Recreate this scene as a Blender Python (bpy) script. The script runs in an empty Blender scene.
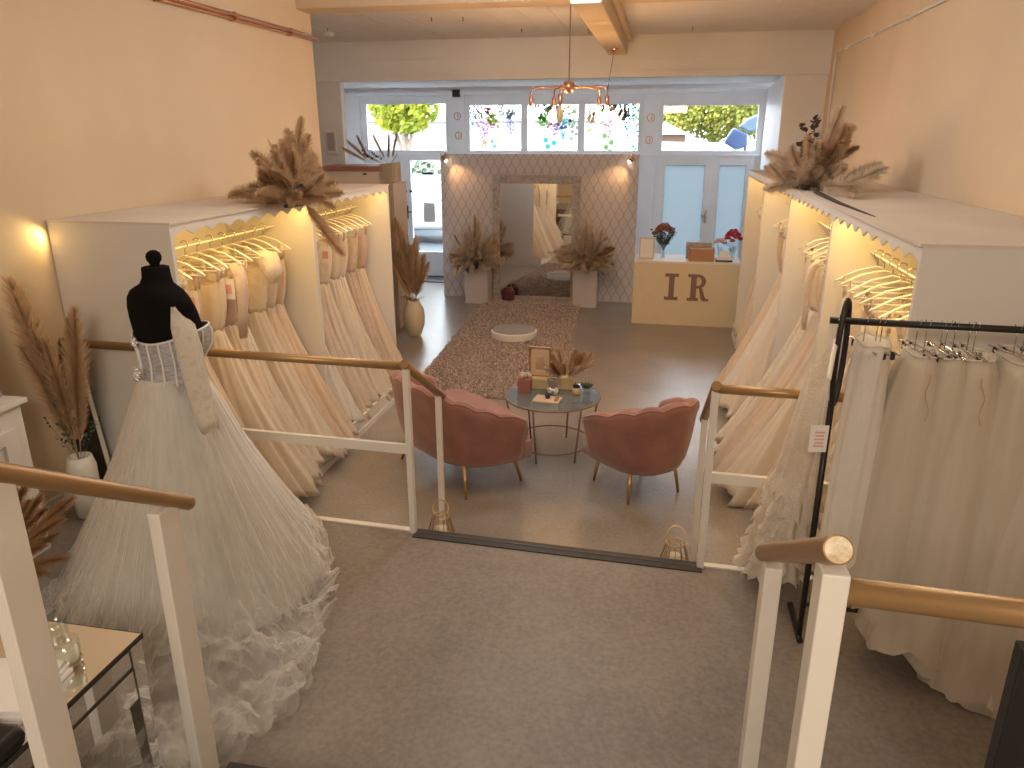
import bpy, bmesh, math, random
from mathutils import Vector, Matrix, noise
R = random.Random(7)
PI = math.pi
sc = bpy.context.scene
C = sc.collection
sin, cos = math.sin, math.cos

# ------------------------------------------------------------------ materials
def nt(name):
    m = bpy.data.materials.new(name); m.use_nodes = True
    t = m.node_tree
    for n in list(t.nodes): t.nodes.remove(n)
    return m, t, t.nodes.new('ShaderNodeOutputMaterial')

def N(t, typ, **kw):
    n = t.nodes.new(typ)
    for k, v in kw.items():
        if hasattr(n, k): setattr(n, k, v)
        else: n.inputs[k.replace('_', ' ')].default_value = v
    return n

def c4(c): return (c[0], c[1], c[2], 1)

def mat(name, col, rough=0.6, metal=0.0, var=0.0, scale=8.0, col2=None, bump=0.0, bscale=60.0,
        spec=0.5, stretch=(1, 1, 1), translucent=0.0, alpha=1.0, edge=None, sheen=0.0, emit=None, es=1.0, detail=3.0, ramp=(0.35, 0.65)):
    m, t, out = nt(name)
    p = N(t, 'ShaderNodeBsdfPrincipled')
    p.inputs['Roughness'].default_value = rough
    p.inputs['Metallic'].default_value = metal
    p.inputs['Specular IOR Level'].default_value = spec
    p.inputs['Sheen Weight'].default_value = sheen
    p.inputs['Base Color'].default_value = c4(col)
    colsock = None
    if col2 is None and var > 0:
        col2 = tuple(max(0, c * (1 - var)) for c in col)
    if col2 is not None or bump > 0:
        tc = N(t, 'ShaderNodeTexCoord'); mp = N(t, 'ShaderNodeMapping')
        mp.inputs['Scale'].default_value = stretch
        t.links.new(tc.outputs['Object'], mp.inputs['Vector'])
    if col2 is not None:
        nz = N(t, 'ShaderNodeTexNoise'); nz.inputs['Scale'].default_value = scale; nz.inputs['Detail'].default_value = detail
        t.links.new(mp.outputs['Vector'], nz.inputs['Vector'])
        rp = N(t, 'ShaderNodeValToRGB')
        rp.color_ramp.elements[0].position = ramp[0]; rp.color_ramp.elements[1].position = ramp[1]
        rp.color_ramp.elements[0].color = c4(col); rp.color_ramp.elements[1].color = c4(col2)
        t.links.new(nz.outputs['Fac'], rp.inputs['Fac'])
        colsock = rp.outputs['Color']
        t.links.new(colsock, p.inputs['Base Color'])
    bs = None
    if bump > 0:
        n2 = N(t, 'ShaderNodeTexNoise'); n2.inputs['Scale'].default_value = bscale; n2.inputs['Detail'].default_value = 2
        t.links.new(mp.outputs['Vector'], n2.inputs['Vector'])
        b = N(t, 'ShaderNodeBump'); b.inputs['Strength'].default_value = bump; b.inputs['Distance'].default_value = 0.01
        t.links.new(n2.outputs['Fac'], b.inputs['Height'])
        t.links.new(b.outputs['Normal'], p.inputs['Normal']); bs = b
    if emit is not None:
        p.inputs['Emission Color'].default_value = c4(emit); p.inputs['Emission Strength'].default_value = es
    sh = p.outputs[0]
    if translucent > 0:
        tr = N(t, 'ShaderNodeBsdfTranslucent'); tr.inputs['Color'].default_value = c4(col)
        if colsock: t.links.new(colsock, tr.inputs['Color'])
        mx = N(t, 'ShaderNodeMixShader'); mx.inputs[0].default_value = translucent
        t.links.new(sh, mx.inputs[1]); t.links.new(tr.outputs[0], mx.inputs[2]); sh = mx.outputs[0]
    if alpha < 1:
        ta = N(t, 'ShaderNodeBsdfTransparent')
        mx = N(t, 'ShaderNodeMixShader'); mx.inputs[0].default_value = alpha
        if edge is not None:      # fine net looks denser where the cloth turns edge-on
            lw = N(t, 'ShaderNodeLayerWeight'); lw.inputs['Blend'].default_value = 0.35
            mr = N(t, 'ShaderNodeMapRange'); mr.inputs['To Min'].default_value = alpha; mr.inputs['To Max'].default_value = edge
            t.links.new(lw.outputs['Facing'], mr.inputs['Value']); t.links.new(mr.outputs[0], mx.inputs[0])
        t.links.new(ta.outputs[0], mx.inputs[1]); t.links.new(sh, mx.inputs[2]); sh = mx.outputs[0]
    t.links.new(sh, out.inputs[0])
    return m

def lace(name, col, alpha=0.9, scale=45, thr=0.5, translucent=0.25):
    """cloth with threads/motifs: voronoi cells decide where the net is open"""
    m, t, out = nt(name)
    tc = N(t, 'ShaderNodeTexCoord')
    vo = N(t, 'ShaderNodeTexVoronoi'); vo.inputs['Scale'].default_value = scale
    vo.feature = 'DISTANCE_TO_EDGE'
    t.links.new(tc.outputs['Object'], vo.inputs['Vector'])
    nz = N(t, 'ShaderNodeTexNoise'); nz.inputs['Scale'].default_value = scale * 0.35
    t.links.new(tc.outputs['Object'], nz.inputs['Vector'])
    ad = N(t, 'ShaderNodeMath', operation='MULTIPLY'); ad.inputs[1].default_value = 4.0
    t.links.new(vo.outputs['Distance'], ad.inputs[0])
    b = N(t, 'ShaderNodeBump'); b.inputs['Strength'].default_value = 0.5; b.inputs['Distance'].default_value = 0.004
    t.links.new(ad.outputs[0], b.inputs['Height'])
    p = N(t, 'ShaderNodeBsdfPrincipled'); p.inputs['Roughness'].default_value = 0.85
    p.inputs['Base Color'].default_value = c4(col)
    t.links.new(b.outputs[0], p.inputs['Normal'])
    tr = N(t, 'ShaderNodeBsdfTranslucent'); tr.inputs['Color'].default_value = c4(col)
    m1 = N(t, 'ShaderNodeMixShader'); m1.inputs[0].default_value = translucent
    t.links.new(p.outputs[0], m1.inputs[1]); t.links.new(tr.outputs[0], m1.inputs[2])
    gt = N(t, 'ShaderNodeMath', operation='GREATER_THAN'); gt.inputs[1].default_value = thr
    t.links.new(nz.outputs['Fac'], gt.inputs[0])
    mr = N(t, 'ShaderNodeMapRange'); mr.inputs['To Min'].default_value = alpha * 0.94; mr.inputs['To Max'].default_value = min(1, alpha * 1.1)
    t.links.new(gt.outputs[0], mr.inputs['Value'])
    ta = N(t, 'ShaderNodeBsdfTransparent')
    m2 = N(t, 'ShaderNodeMixShader')
    t.links.new(mr.outputs[0], m2.inputs[0]); t.links.new(ta.outputs[0], m2.inputs[1]); t.links.new(m1.outputs[0], m2.inputs[2])
    t.links.new(m2.outputs[0], out.inputs[0])
    return m

def glass(name, tint=(1, 1, 1), gloss=0.12, rough=0.02):
    m, t, out = nt(name)
    ta = N(t, 'ShaderNodeBsdfTransparent'); ta.inputs['Color'].default_value = c4(tint)
    g = N(t, 'ShaderNodeBsdfGlossy'); g.inputs['Roughness'].default_value = rough
    mx = N(t, 'ShaderNodeMixShader'); mx.inputs[0].default_value = gloss
    t.links.new(ta.outputs[0], mx.inputs[1]); t.links.new(g.outputs[0], mx.inputs[2])
    t.links.new(mx.outputs[0], out.inputs[0])
    return m

def frosted(name, col=(0.86, 0.93, 0.96)):
    m, t, out = nt(name)
    tr = N(t, 'ShaderNodeBsdfTranslucent'); tr.inputs['Color'].default_value = c4(col)
    d = N(t, 'ShaderNodeBsdfDiffuse'); d.inputs['Color'].default_value = c4(col)
    mx = N(t, 'ShaderNodeMixShader'); mx.inputs[0].default_value = 0.15
    t.links.new(tr.outputs[0], mx.inputs[1]); t.links.new(d.outputs[0], mx.inputs[2])
    t.links.new(mx.outputs[0], out.inputs[0])
    return m

def emissive(name, col, s):
    m, t, out = nt(name)
    e = N(t, 'ShaderNodeEmission'); e.inputs[0].default_value = c4(col); e.inputs[1].default_value = s
    t.links.new(e.outputs[0], out.inputs[0]); return m

def wallpaper():
    m, t, out = nt('ogee_wallpaper')
    tc = N(t, 'ShaderNodeTexCoord'); sp = N(t, 'ShaderNodeSeparateXYZ')
    t.links.new(tc.outputs['Object'], sp.inputs[0])
    def M(op, a, b=None):
        n = N(t, 'ShaderNodeMath', operation=op)
        for i, v in enumerate((a, b)):
            if v is None: continue
            if isinstance(v, (int, float)): n.inputs[i].default_value = v
            else: t.links.new(v, n.inputs[i])
        return n.outputs[0]
    u = M('DIVIDE', sp.outputs[0], 0.125)
    v = M('MULTIPLY', sp.outputs[2], 2 * PI / 0.24)
    s = M('MULTIPLY', M('SINE', v), 0.235)
    lines = None
    for sg in (1, -1):
        off = 0.25 if sg > 0 else -0.25
        f = M('FRACT', M('ADD', M('ADD', u, M('MULTIPLY', s, sg)), 10 + off))
        d = M('ABSOLUTE', M('SUBTRACT', f, 0.5))
        l = M('LESS_THAN', d, 0.05)
        lines = l if lines is None else M('MAXIMUM', lines, l)
    mx = N(t, 'ShaderNodeMix', data_type='RGBA')
    t.links.new(lines, mx.inputs['Factor'])
    mx.inputs['A'].default_value = (0.62, 0.56, 0.55, 1); mx.inputs['B'].default_value = (0.44, 0.37, 0.34, 1)
    p = N(t, 'ShaderNodeBsdfPrincipled'); p.inputs['Roughness'].default_value = 0.55
    t.links.new(mx.outputs['Result'], p.inputs['Base Color'])
    t.links.new(p.outputs[0], out.inputs[0])
    return m

def floor_mat(name, a, b, rough=0.42):
    m, t, out = nt(name)
    tc = N(t, 'ShaderNodeTexCoord')
    n1 = N(t, 'ShaderNodeTexNoise'); n1.inputs['Scale'].default_value = 2.2; n1.inputs['Detail'].default_value = 8; n1.inputs['Roughness'].default_value = 0.65
    n2 = N(t, 'ShaderNodeTexNoise'); n2.inputs['Scale'].default_value = 45; n2.inputs['Detail'].default_value = 4
    t.links.new(tc.outputs['Object'], n1.inputs['Vector']); t.links.new(tc.outputs['Object'], n2.inputs['Vector'])
    ad = N(t, 'ShaderNodeMath', operation='MULTIPLY_ADD'); ad.inputs[1].default_value = 0.5
    t.links.new(n2.outputs['Fac'], ad.inputs[0])
    hf = N(t, 'ShaderNodeMath', operation='MULTIPLY'); hf.inputs[1].default_value = 0.5
    t.links.new(n1.outputs['Fac'], hf.inputs[0]); t.links.new(hf.outputs[0], ad.inputs[2])
    rp = N(t, 'ShaderNodeValToRGB')
    rp.color_ramp.elements[0].position = 0.36; rp.color_ramp.elements[1].position = 0.64
    rp.color_ramp.elements[0].color = c4(a); rp.color_ramp.elements[1].color = c4(b)
    t.links.new(ad.outputs[0], rp.inputs['Fac'])
    p = N(t, 'ShaderNodeBsdfPrincipled')
    p.inputs['Roughness'].default_value = rough; p.inputs['Specular IOR Level'].default_value = 0.5
    t.links.new(rp.outputs['Color'], p.inputs['Base Color'])
    bp = N(t, 'ShaderNodeBump'); bp.inputs['Strength'].default_value = 0.12; bp.inputs['Distance'].default_value = 0.003
    t.links.new(n2.outputs['Fac'], bp.inputs['Height']); t.links.new(bp.outputs[0], p.inputs['Normal'])
    t.links.new(p.outputs[0], out.inputs[0])
    return m

M = {}
M['wall'] = mat('cream_wall_paint', (0.74, 0.58, 0.39), 0.75, var=0.06, scale=1.3, bump=0.05, bscale=8, stretch=(1, 1, 0.35))
M['ceil'] = mat('ceiling_paint', (0.78, 0.75, 0.73), 0.8, var=0.05, scale=3)
M['bulk'] = mat('bulkhead_paint', (0.78, 0.76, 0.74), 0.7, var=0.06, scale=2)
M['shopwhite'] = mat('white_shopfront_paint', (0.85, 0.87, 0.90), 0.45, var=0.05, scale=3)
M['floor'] = floor_mat('vinyl_floor', (0.34, 0.295, 0.25), (0.235, 0.20, 0.165), 0.30)
M['platform'] = floor_mat('platform_vinyl_floor', (0.27, 0.235, 0.20), (0.175, 0.145, 0.122), 0.5)
M['white'] = mat('white_wood_paint', (0.80, 0.76, 0.69), 0.4, var=0.04, scale=6)
M['ward'] = mat('wardrobe_cream_board', (0.77, 0.74, 0.70), 0.5, var=0.04, scale=2)
M['wardtop'] = mat('wardrobe_top_lining', (0.74, 0.66, 0.57), 0.75, var=0.08, scale=2.5)
M['gold'] = mat('gold_painted_wood', (0.43, 0.27, 0.125), 0.34, metal=0.5, var=0.12, scale=5, stretch=(1, 1, 1))
M['brass'] = mat('brass', (0.62, 0.42, 0.2), 0.3, metal=1.0)
M['endgrain'] = mat('chipped_rail_end', (0.85, 0.77, 0.6), 0.6, col2=(0.5, 0.36, 0.18), scale=60)
M['black'] = mat('matte_black_metal', (0.012, 0.012, 0.013), 0.45)
M['velvetblack'] = mat('black_velvet', (0.008, 0.007, 0.007), 0.95, spec=0.1)
M['dark'] = mat('dark_rubber', (0.03, 0.028, 0.027), 0.6)
M['alu'] = mat('aluminium', (0.45, 0.42, 0.4), 0.35, metal=0.9)
M['strip'] = mat('worn_metal_strip', (0.16, 0.145, 0.135), 0.5, metal=0.6)
M['plinth'] = mat('pale_grey_pink_plinth', (0.60, 0.54, 0.52), 0.6)
M['pink'] = mat('dusty_pink_velvet', (0.35, 0.155, 0.12), 0.75, col2=(0.27, 0.115, 0.09), scale=7, sheen=0.35)
M['mirror'] = mat('mirror_silver', (0.85, 0.86, 0.86), 0.02, metal=1.0)
M['mframe'] = mat('distressed_grey_frame', (0.52, 0.46, 0.42), 0.6, col2=(0.36, 0.31, 0.28), scale=25)
M['wallpaper'] = wallpaper()
M['counter'] = mat('cream_counter_board', (0.72, 0.60, 0.40), 0.5, var=0.03)
M['letter'] = mat('brown_letter', (0.24, 0.145, 0.11), 0.5)
M['copper'] = mat('copper', (0.60, 0.32, 0.21), 0.3, metal=1.0)
M['glass'] = glass('window_glass', gloss=0.05)
M['smoke'] = mat('smoked_table_glass', (0.17, 0.20, 0.21), 0.06, spec=1.0, alpha=0.75)
M['clear'] = glass('clear_glass', (0.94, 0.96, 0.95), 0.07)
M['frost'] = frosted('frosted_door_glass', (0.33, 0.355, 0.365))
M['bulb'] = emissive('lamp_filament_glow', (1.0, 0.74, 0.42), 9)
M['spotbulb'] = emissive('spot_lamp_glow', (1.0, 0.78, 0.5), 20)
M['led'] = emissive('led_strip_glow', (1.0, 0.74, 0.3), 5)
M['pampas'] = mat('pampas_plume', (0.74, 0.55, 0.36), 0.95, col2=(0.56, 0.39, 0.24), scale=6, translucent=0.35)
M['pampas_pale'] = mat('pale_pampas_plume', (0.86, 0.75, 0.61), 0.95, col2=(0.66, 0.54, 0.41), scale=6, translucent=0.35)
M['pampas_rust'] = mat('rust_brown_grass_plume', (0.54, 0.33, 0.16), 0.95, col2=(0.38, 0.21, 0.10), scale=6, translucent=0.2)
M['stem'] = mat('dry_stem', (0.45, 0.33, 0.18), 0.8)
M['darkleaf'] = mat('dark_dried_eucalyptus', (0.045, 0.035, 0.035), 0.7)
M['greenleaf'] = mat('dusty_green_leaf', (0.07, 0.10, 0.07), 0.7)
M['vase'] = mat('cream_ceramic', (0.72, 0.60, 0.42), 0.45, var=0.08, scale=4)
M['whitevase'] = mat('white_ceramic', (0.8, 0.76, 0.7), 0.3)
M['rugbase'] = mat('rug_backing', (0.30, 0.22, 0.18), 0.95)
M['rug'] = mat('shaggy_rug_pile', (0.74, 0.61, 0.53), 0.95, col2=(0.33, 0.24, 0.20), scale=38, detail=5, ramp=(0.42, 0.60))
M['plinthw'] = mat('white_plinth', (0.78, 0.75, 0.74), 0.5)
M['podtop'] = mat('podium_grey_top', (0.34, 0.31, 0.29), 0.9)
M['paper'] = mat('paper', (0.85, 0.82, 0.78), 0.8)
M['pinktag'] = mat('pink_tag_print', (0.8, 0.42, 0.38), 0.8)
M['lanternred'] = mat('dark_red_lacquer', (0.10, 0.018, 0.025), 0.4)
M['terra'] = mat('terracotta_box', (0.34, 0.13, 0.10), 0.6)
M['ply'] = mat('beige_board', (0.72, 0.55, 0.38), 0.6)
M['brownbox'] = mat('brown_cardboard', (0.42, 0.22, 0.11), 0.7)
M['red'] = mat('red_rose', (0.42, 0.02, 0.03), 0.6)
M['rosedark'] = mat('dried_rose', (0.30, 0.10, 0.08), 0.7)
M['rosepink'] = mat('soft_pink_bloom', (0.75, 0.45, 0.45), 0.7)
M['yellowglass'] = mat('amber_candle_glass', (0.60, 0.46, 0.24), 0.3)
M['candle'] = mat('candle_wax', (0.85, 0.78, 0.62), 0.5, translucent=0.3)
M['curtain'] = mat('ribbed_beige_fabric', (0.55, 0.45, 0.34), 0.85, var=0.1)
M['beigebox'] = mat('beige_shelf_front', (0.68, 0.56, 0.44), 0.7)
M['mahog'] = mat('reddish_wood_top', (0.38, 0.17, 0.11), 0.5, var=0.15)
M['purple'] = mat('purple_grey_canvas', (0.16, 0.13, 0.17), 0.7, col2=(0.45, 0.40, 0.45), scale=9)
# gown fabrics
M['g_ivory'] = mat('ivory_satin', (0.82, 0.72, 0.60), 0.55, var=0.05, scale=20, translucent=0.2, sheen=0.2)
M['g_champ'] = mat('champagne_satin', (0.80, 0.64, 0.48), 0.5, var=0.06, scale=20, translucent=0.2, sheen=0.2)
M['g_blush'] = mat('blush_satin', (0.80, 0.67, 0.54), 0.5, var=0.06, scale=20, translucent=0.2, sheen=0.2)
M['g_white'] = mat('white_satin', (0.88, 0.82, 0.74), 0.45, var=0.04, scale=20, translucent=0.2, sheen=0.2)
M['g_lace'] = lace('ivory_lace', (0.90, 0.81, 0.69), 1.0, 60)
M['g_lace2'] = lace('blush_lace', (0.74, 0.60, 0.50), 1.0, 70)
M['tulle'] = mat('ivory_tulle', (0.95, 0.93, 0.88), 0.8, translucent=0.4, alpha=0.10, edge=0.75)
M['tulle_dense'] = mat('layered_tulle', (0.92, 0.89, 0.83), 0.8, var=0.16, scale=3, translucent=0.35, alpha=0.55, edge=1.0, stretch=(9, 9, 0.4))
M['underskirt'] = mat('ivory_underskirt', (0.86, 0.83, 0.77), 0.6, var=0.14, scale=6, translucent=0.2, stretch=(5, 5, 0.3))
M['tulle_grey'] = mat('soft_ivory_tulle_layers', (0.86, 0.79, 0.68), 0.85, col2=(0.78, 0.70, 0.58), scale=3, translucent=0.35, alpha=0.72, edge=1.0, stretch=(8, 8, 0.4))
M['sheer'] = mat('sheer_grey_mesh', (0.36, 0.36, 0.38), 0.5, col2=(0.60, 0.60, 0.62), scale=30, detail=4, stretch=(1, 1, 4), alpha=0.92)
M['bone'] = mat('white_boning_tape', (0.85, 0.82, 0.78), 0.6)
M['sleeve'] = lace('sleeve_lace', (0.82, 0.75, 0.65), 0.95, 90, 0.42)
M['bead'] = mat('tiny_bead', (0.95, 0.93, 0.9), 0.15, metal=0.3)
M['crystal'] = mat('crystal_petal', (0.82, 0.82, 0.84), 0.15, metal=0.4)
M['hanger'] = mat('white_plastic_hanger', (0.88, 0.82, 0.7), 0.35)
M['chrome'] = mat('chrome_wire', (0.55, 0.53, 0.5), 0.2, metal=1.0)

# ------------------------------------------------------------------ mesh helpers
def BM(): return bmesh.new()

def box(bm, x0, y0, z0, x1, y1, z1, mtx=None):
    vs = [bm.verts.new(Vector(p)) for p in ((x0, y0, z0), (x1, y0, z0), (x1, y1, z0), (x0, y1, z0), (x0, y0, z1), (x1, y0, z1), (x1, y1, z1), (x0, y1, z1))]
    if mtx is not None:
        for v in vs: v.co = mtx @ v.co
    for f in ((0, 3, 2, 1), (4, 5, 6, 7), (0, 1, 5, 4), (1, 2, 6, 5), (2, 3, 7, 6), (3, 0, 4, 7)):
        bm.faces.new([vs[i] for i in f])
    return vs

def cbox(bm, c, s, rz=0.0, mtx=None):
    m = Matrix.Translation(c) @ Matrix.Rotation(rz, 4, 'Z')
    if mtx is not None: m = Matrix.Translation(c) @ mtx
    return box(bm, -s[0] / 2, -s[1] / 2, -s[2] / 2, s[0] / 2, s[1] / 2, s[2] / 2, m)

def loft(bm, rings, closed=True, cap0=True, cap1=True, loop=False):
    vr = [[bm.verts.new(Vector(p)) for p in r] for r in rings]
    n = len(vr[0]); k = len(vr)
    for i in range(k if loop else k - 1):
        a, b = vr[i], vr[(i + 1) % k]
        for j in range(n if closed else n - 1):
            j2 = (j + 1) % n
            try: bm.faces.new((a[j], a[j2], b[j2], b[j]))
            except ValueError: pass
    if closed and not loop:
        if cap0: bm.faces.new(list(reversed(vr[0])))
        if cap1: bm.faces.new(vr[-1])
    return vr

def tube(bm, pts, r, seg=8, cap=True, loop=False, flat=1.0):
    pts = [Vector(p) for p in pts]; n = len(pts)
    rr = r if isinstance(r, (list, tuple)) else [r] * n
    rings = []; prev = None
    for i, p in enumerate(pts):
        if loop: d = pts[(i + 1) % n] - pts[i - 1]
        else: d = pts[min(i + 1, n - 1)] - pts[max(i - 1, 0)]
        d.normalize()
        if prev is None:
            up = Vector((0, 0, 1)) if abs(d.z) < 0.9 else Vector((1, 0, 0))
            u = d.cross(up).normalized()
        else:
            u = (prev - d * prev.dot(d)).normalized()
        prev = u; w = d.cross(u)
        rings.append([p + (u * cos(2 * PI * k / seg) + w * sin(2 * PI * k / seg) * flat) * rr[i] for k in range(seg)])
    return loft(bm, rings, True, cap, cap, loop)

def lathe(bm, prof, seg=24, c=(0, 0, 0), cap0=True, cap1=True, sx=1, sy=1):
    return loft(bm, [[(c[0] + r * cos(2 * PI * k / seg) * sx, c[1] + r * sin(2 * PI * k / seg) * sy, c[2] + z) for k in range(seg)] for r, z in prof], True, cap0, cap1)

def sphere(bm, c, r, seg=12, rings=8, sc_=(1, 1, 1)):
    rg = []
    for i in range(1, rings):
        a = PI * i / rings - PI / 2
        rg.append((r * cos(a), r * sin(a)))
    return loft(bm, [[(c[0] + q * cos(2 * PI * k / seg) * sc_[0], c[1] + q * sin(2 * PI * k / seg) * sc_[1], c[2] + z * sc_[2]) for k in range(seg)] for q, z in rg])

def prism(bm, pts, plane, a, b):
    """extrude a 2D outline; plane 'xz' -> along y from a to b, 'xy' -> along z, 'yz' -> along x"""
    def P(p, q):
        return {'xz': (p[0], q, p[1]), 'xy': (p[0], p[1], q), 'yz': (q, p[0], p[1])}[plane]
    lo = [bm.verts.new(P(p, a)) for p in pts]; hi = [bm.verts.new(P(p, b)) for p in pts]
    n = len(pts)
    bm.faces.new(lo); bm.faces.new(list(reversed(hi)))
    for i in range(n): bm.faces.new((lo[i], hi[i], hi[(i + 1) % n], lo[(i + 1) % n]))

def obj(name, bm, m, parent=None, smooth=False, bevel=0.0, loc=None, rotz=0.0, fix=True, label=None, solid=0.0):
    if fix: bmesh.ops.recalc_face_normals(bm, faces=bm.faces)
    me = bpy.data.meshes.new(name); bm.to_mesh(me); bm.free()
    if smooth:
        for p in me.polygons: p.use_smooth = len(p.vertices) <= 4
    me.materials.append(M[m] if isinstance(m, str) else m)
    o = bpy.data.objects.new(name, me); C.objects.link(o)
    if parent is not None: o.parent = parent
    if loc is not None: o.location = loc
    o.rotation_euler.z = rotz
    if bevel > 0:
        b = o.modifiers.new('bevel', 'BEVEL'); b.width = bevel; b.segments = 2; b.limit_method = 'ANGLE'
    if solid > 0:
        b = o.modifiers.new('solid', 'SOLIDIFY'); b.thickness = solid
    if label: o['label'] = label
    return o

def thing(name, label, cat, loc=(0, 0, 0), rotz=0.0, group=None):
    o = bpy.data.objects.new(name, None); C.objects.link(o)
    o.empty_display_size = 0.05
    o.location = loc; o.rotation_euler = (0, 0, rotz)
    o['label'] = label; o['category'] = cat
    if group: o['group'] = group
    return o

def tag(o, label, cat, group=None, kind=None):
    o['label'] = label; o['category'] = cat
    if group: o['group'] = group
    if kind: o['kind'] = kind
    return o

def struct(name, bm, m, parent=None, **kw):
    o = obj(name, bm, m, parent, **kw)
    if parent is None: o['kind'] = 'structure'
    return o

def dup(root, loc=None, rot=None, label=None, group=None, scale=None):
    r = root.copy(); C.objects.link(r)
    if loc is not None: r.location = loc
    if rot is not None: r.rotation_euler = rot
    if scale is not None: r.scale = scale
    if label: r['label'] = label
    if group: r['group'] = group
    for ch in list(root.children):
        c = ch.copy(); C.objects.link(c); c.parent = r
        for g in list(ch.children):
            d = g.copy(); C.objects.link(d); d.parent = c
    return r

def lerp(a, b, t): return a + (b - a) * t
def rnd(a, b): return R.uniform(a, b)
M['shelltrim'] = mat('dark_nosing_rubber', (0.045, 0.04, 0.037), 0.5)
ORD = ['first', 'second', 'third', 'fourth', 'fifth', 'sixth', 'seventh', 'eighth', 'ninth', 'tenth', 'eleventh', 'twelfth']

# ------------------------------------------------------------------ camera
cam = bpy.data.cameras.new('camera'); co = bpy.data.objects.new('camera', cam); C.objects.link(co)
cam.sensor_width = 36; cam.lens = 36 * 750 / 1024; cam.clip_start = 0.05; cam.clip_end = 200
co.location = (0, 0, 2.35)
pit, yaw, rol = 0.3208, 0.1943, -0.002
F = Vector((-sin(yaw) * cos(pit), cos(yaw) * cos(pit), -sin(pit)))
rt = Vector((cos(yaw), sin(yaw), 0)); up = rt.cross(F)
r2 = cos(rol) * rt + sin(rol) * up; u2 = -sin(rol) * rt + cos(rol) * up
mt = Matrix((r2, u2, -F)).transposed().to_4x4(); mt.translation = Vector((0, 0, 2.35))
co.matrix_world = mt
sc.camera = co
sc.view_settings.view_transform = 'Standard'
sc.view_settings.look = 'None'
sc.view_settings.gamma = 1.0
sc.view_settings.use_curve_mapping = False
sc.view_settings.exposure = 0.0
# ================================================================== THE SETTING
ZP = 0.34      # raised platform
XL, XR = -3.23, 1.72
ZC = 3.43
def nose(x): return 3.40 - 0.040 * (x + 1.2)      # front edge of the platform, slightly out of square

b = BM(); box(b, -5.6, 3.2, -0.1, 2.2, 12.75, 0.0); struct('floor', b, 'floor')
b = BM(); prism(b, [(XL - .2, -2.2), (2.0, -2.2), (2.0, nose(2.0)), (XL - .2, nose(XL - .2))], 'xy', -0.1, ZP); struct('floor_platform', b, 'platform')
b = BM(); box(b, XL, -2.2, ZP, XR, 1.09, 0.85); struct('floor_landing', b, 'platform')
b = BM(); box(b, -1.21, 1.09, ZP, 0.25, 1.615, 0.51); box(b, -1.21, 1.09, 0.51, 0.25, 1.36, 0.68)
struct('floor_stair', b, 'platform')
b = BM()
for y, z in ((1.615, 0.51), (1.36, 0.68), (1.09, 0.85)):
    box(b, -1.21, y - 0.045, z, 0.25, y + 0.012, z + 0.006); box(b, -1.21, y + 0.001, z - 0.035, 0.25, y + 0.012, z + 0.001)
struct('trim_1', b, 'dark')
# middle step in front of the platform between the two handrails
b = BM(); prism(b, [(-1.17, nose(-1.17)), (0.27, nose(0.27)), (0.27, nose(0.27) + 0.28), (-1.17, nose(-1.17) + 0.28)], 'xy', 0.0, 0.17); struct('floor_step', b, 'platform')
def strip(bm, x0, x1, d0, d1, z0, z1):
    prism(bm, [(x0, nose(x0) + d0), (x1, nose(x1) + d0), (x1, nose(x1) + d1), (x0, nose(x0) + d1)], 'xy', z0, z1)
b = BM(); strip(b, -1.19, 0.29, -0.075, 0.012, ZP - 0.03, ZP + 0.006); struct('trim_2', b, 'dark')
b = BM(); strip(b, -1.17, 0.27, -0.030, -0.025, ZP + 0.0055, ZP + 0.009); struct('trim_3', b, 'strip')
b = BM(); strip(b, -2.32, -1.20, -0.02, 0.015, ZP - 0.33, ZP + 0.008); struct('trim_4', b, 'white')
b = BM(); strip(b, 0.30, 0.93, -0.02, 0.015, ZP - 0.33, ZP + 0.008); struct('trim_5', b, 'white')

# walls
b = BM(); box(b, XL - 0.2, -2.2, -0.1, XL, 7.0, 3.7); struct('wall_left', b, 'wall')
b = BM(); box(b, XR, -2.2, -0.1, XR + 0.2, 9.5, 3.7); struct('wall_right', b, 'wall')
b = BM(); box(b, XL - .2, -2.4, -0.1, XR + .2, -2.2, 3.7); struct('wall_back', b, 'wall')
b = BM(); box(b, -4.9, 7.0, -0.1, -4.7, 9.5, 3.6); box(b, -4.7, 6.9, -0.1, XL - 0.19, 7.0, 3.6); struct('wall_alcove', b, 'shopwhite')
b = BM(); box(b, -5.5, 9.5, -0.1, -4.06, 9.62, 3.6)
box(b, -4.36, 9.485, 2.62, -4.08, 9.5, 2.64); box(b, -4.36, 9.485, 3.0, -4.08, 9.5, 3.02)
struct('wall_pier_left', b, 'bulk')
b = BM(); box(b, -5.55, 9.62, -0.1, -5.32, 12.75, 3.6); struct('wall_recess_left', b, 'shopwhite')
b = BM(); prism(b, [(1.27, 9.5), (1.92, 9.5), (2.2, 12.75), (1.45, 12.75)], 'xy', -0.1, 3.0)
struct('wall_pier_right', b, 'bulk')
b = BM(); prism(b, [(1.262, 9.50), (1.27, 9.50), (1.45, 12.6), (1.442, 12.6)], 'xy', 0, 3.0); struct('trim_6', b, 'shopwhite')
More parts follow.
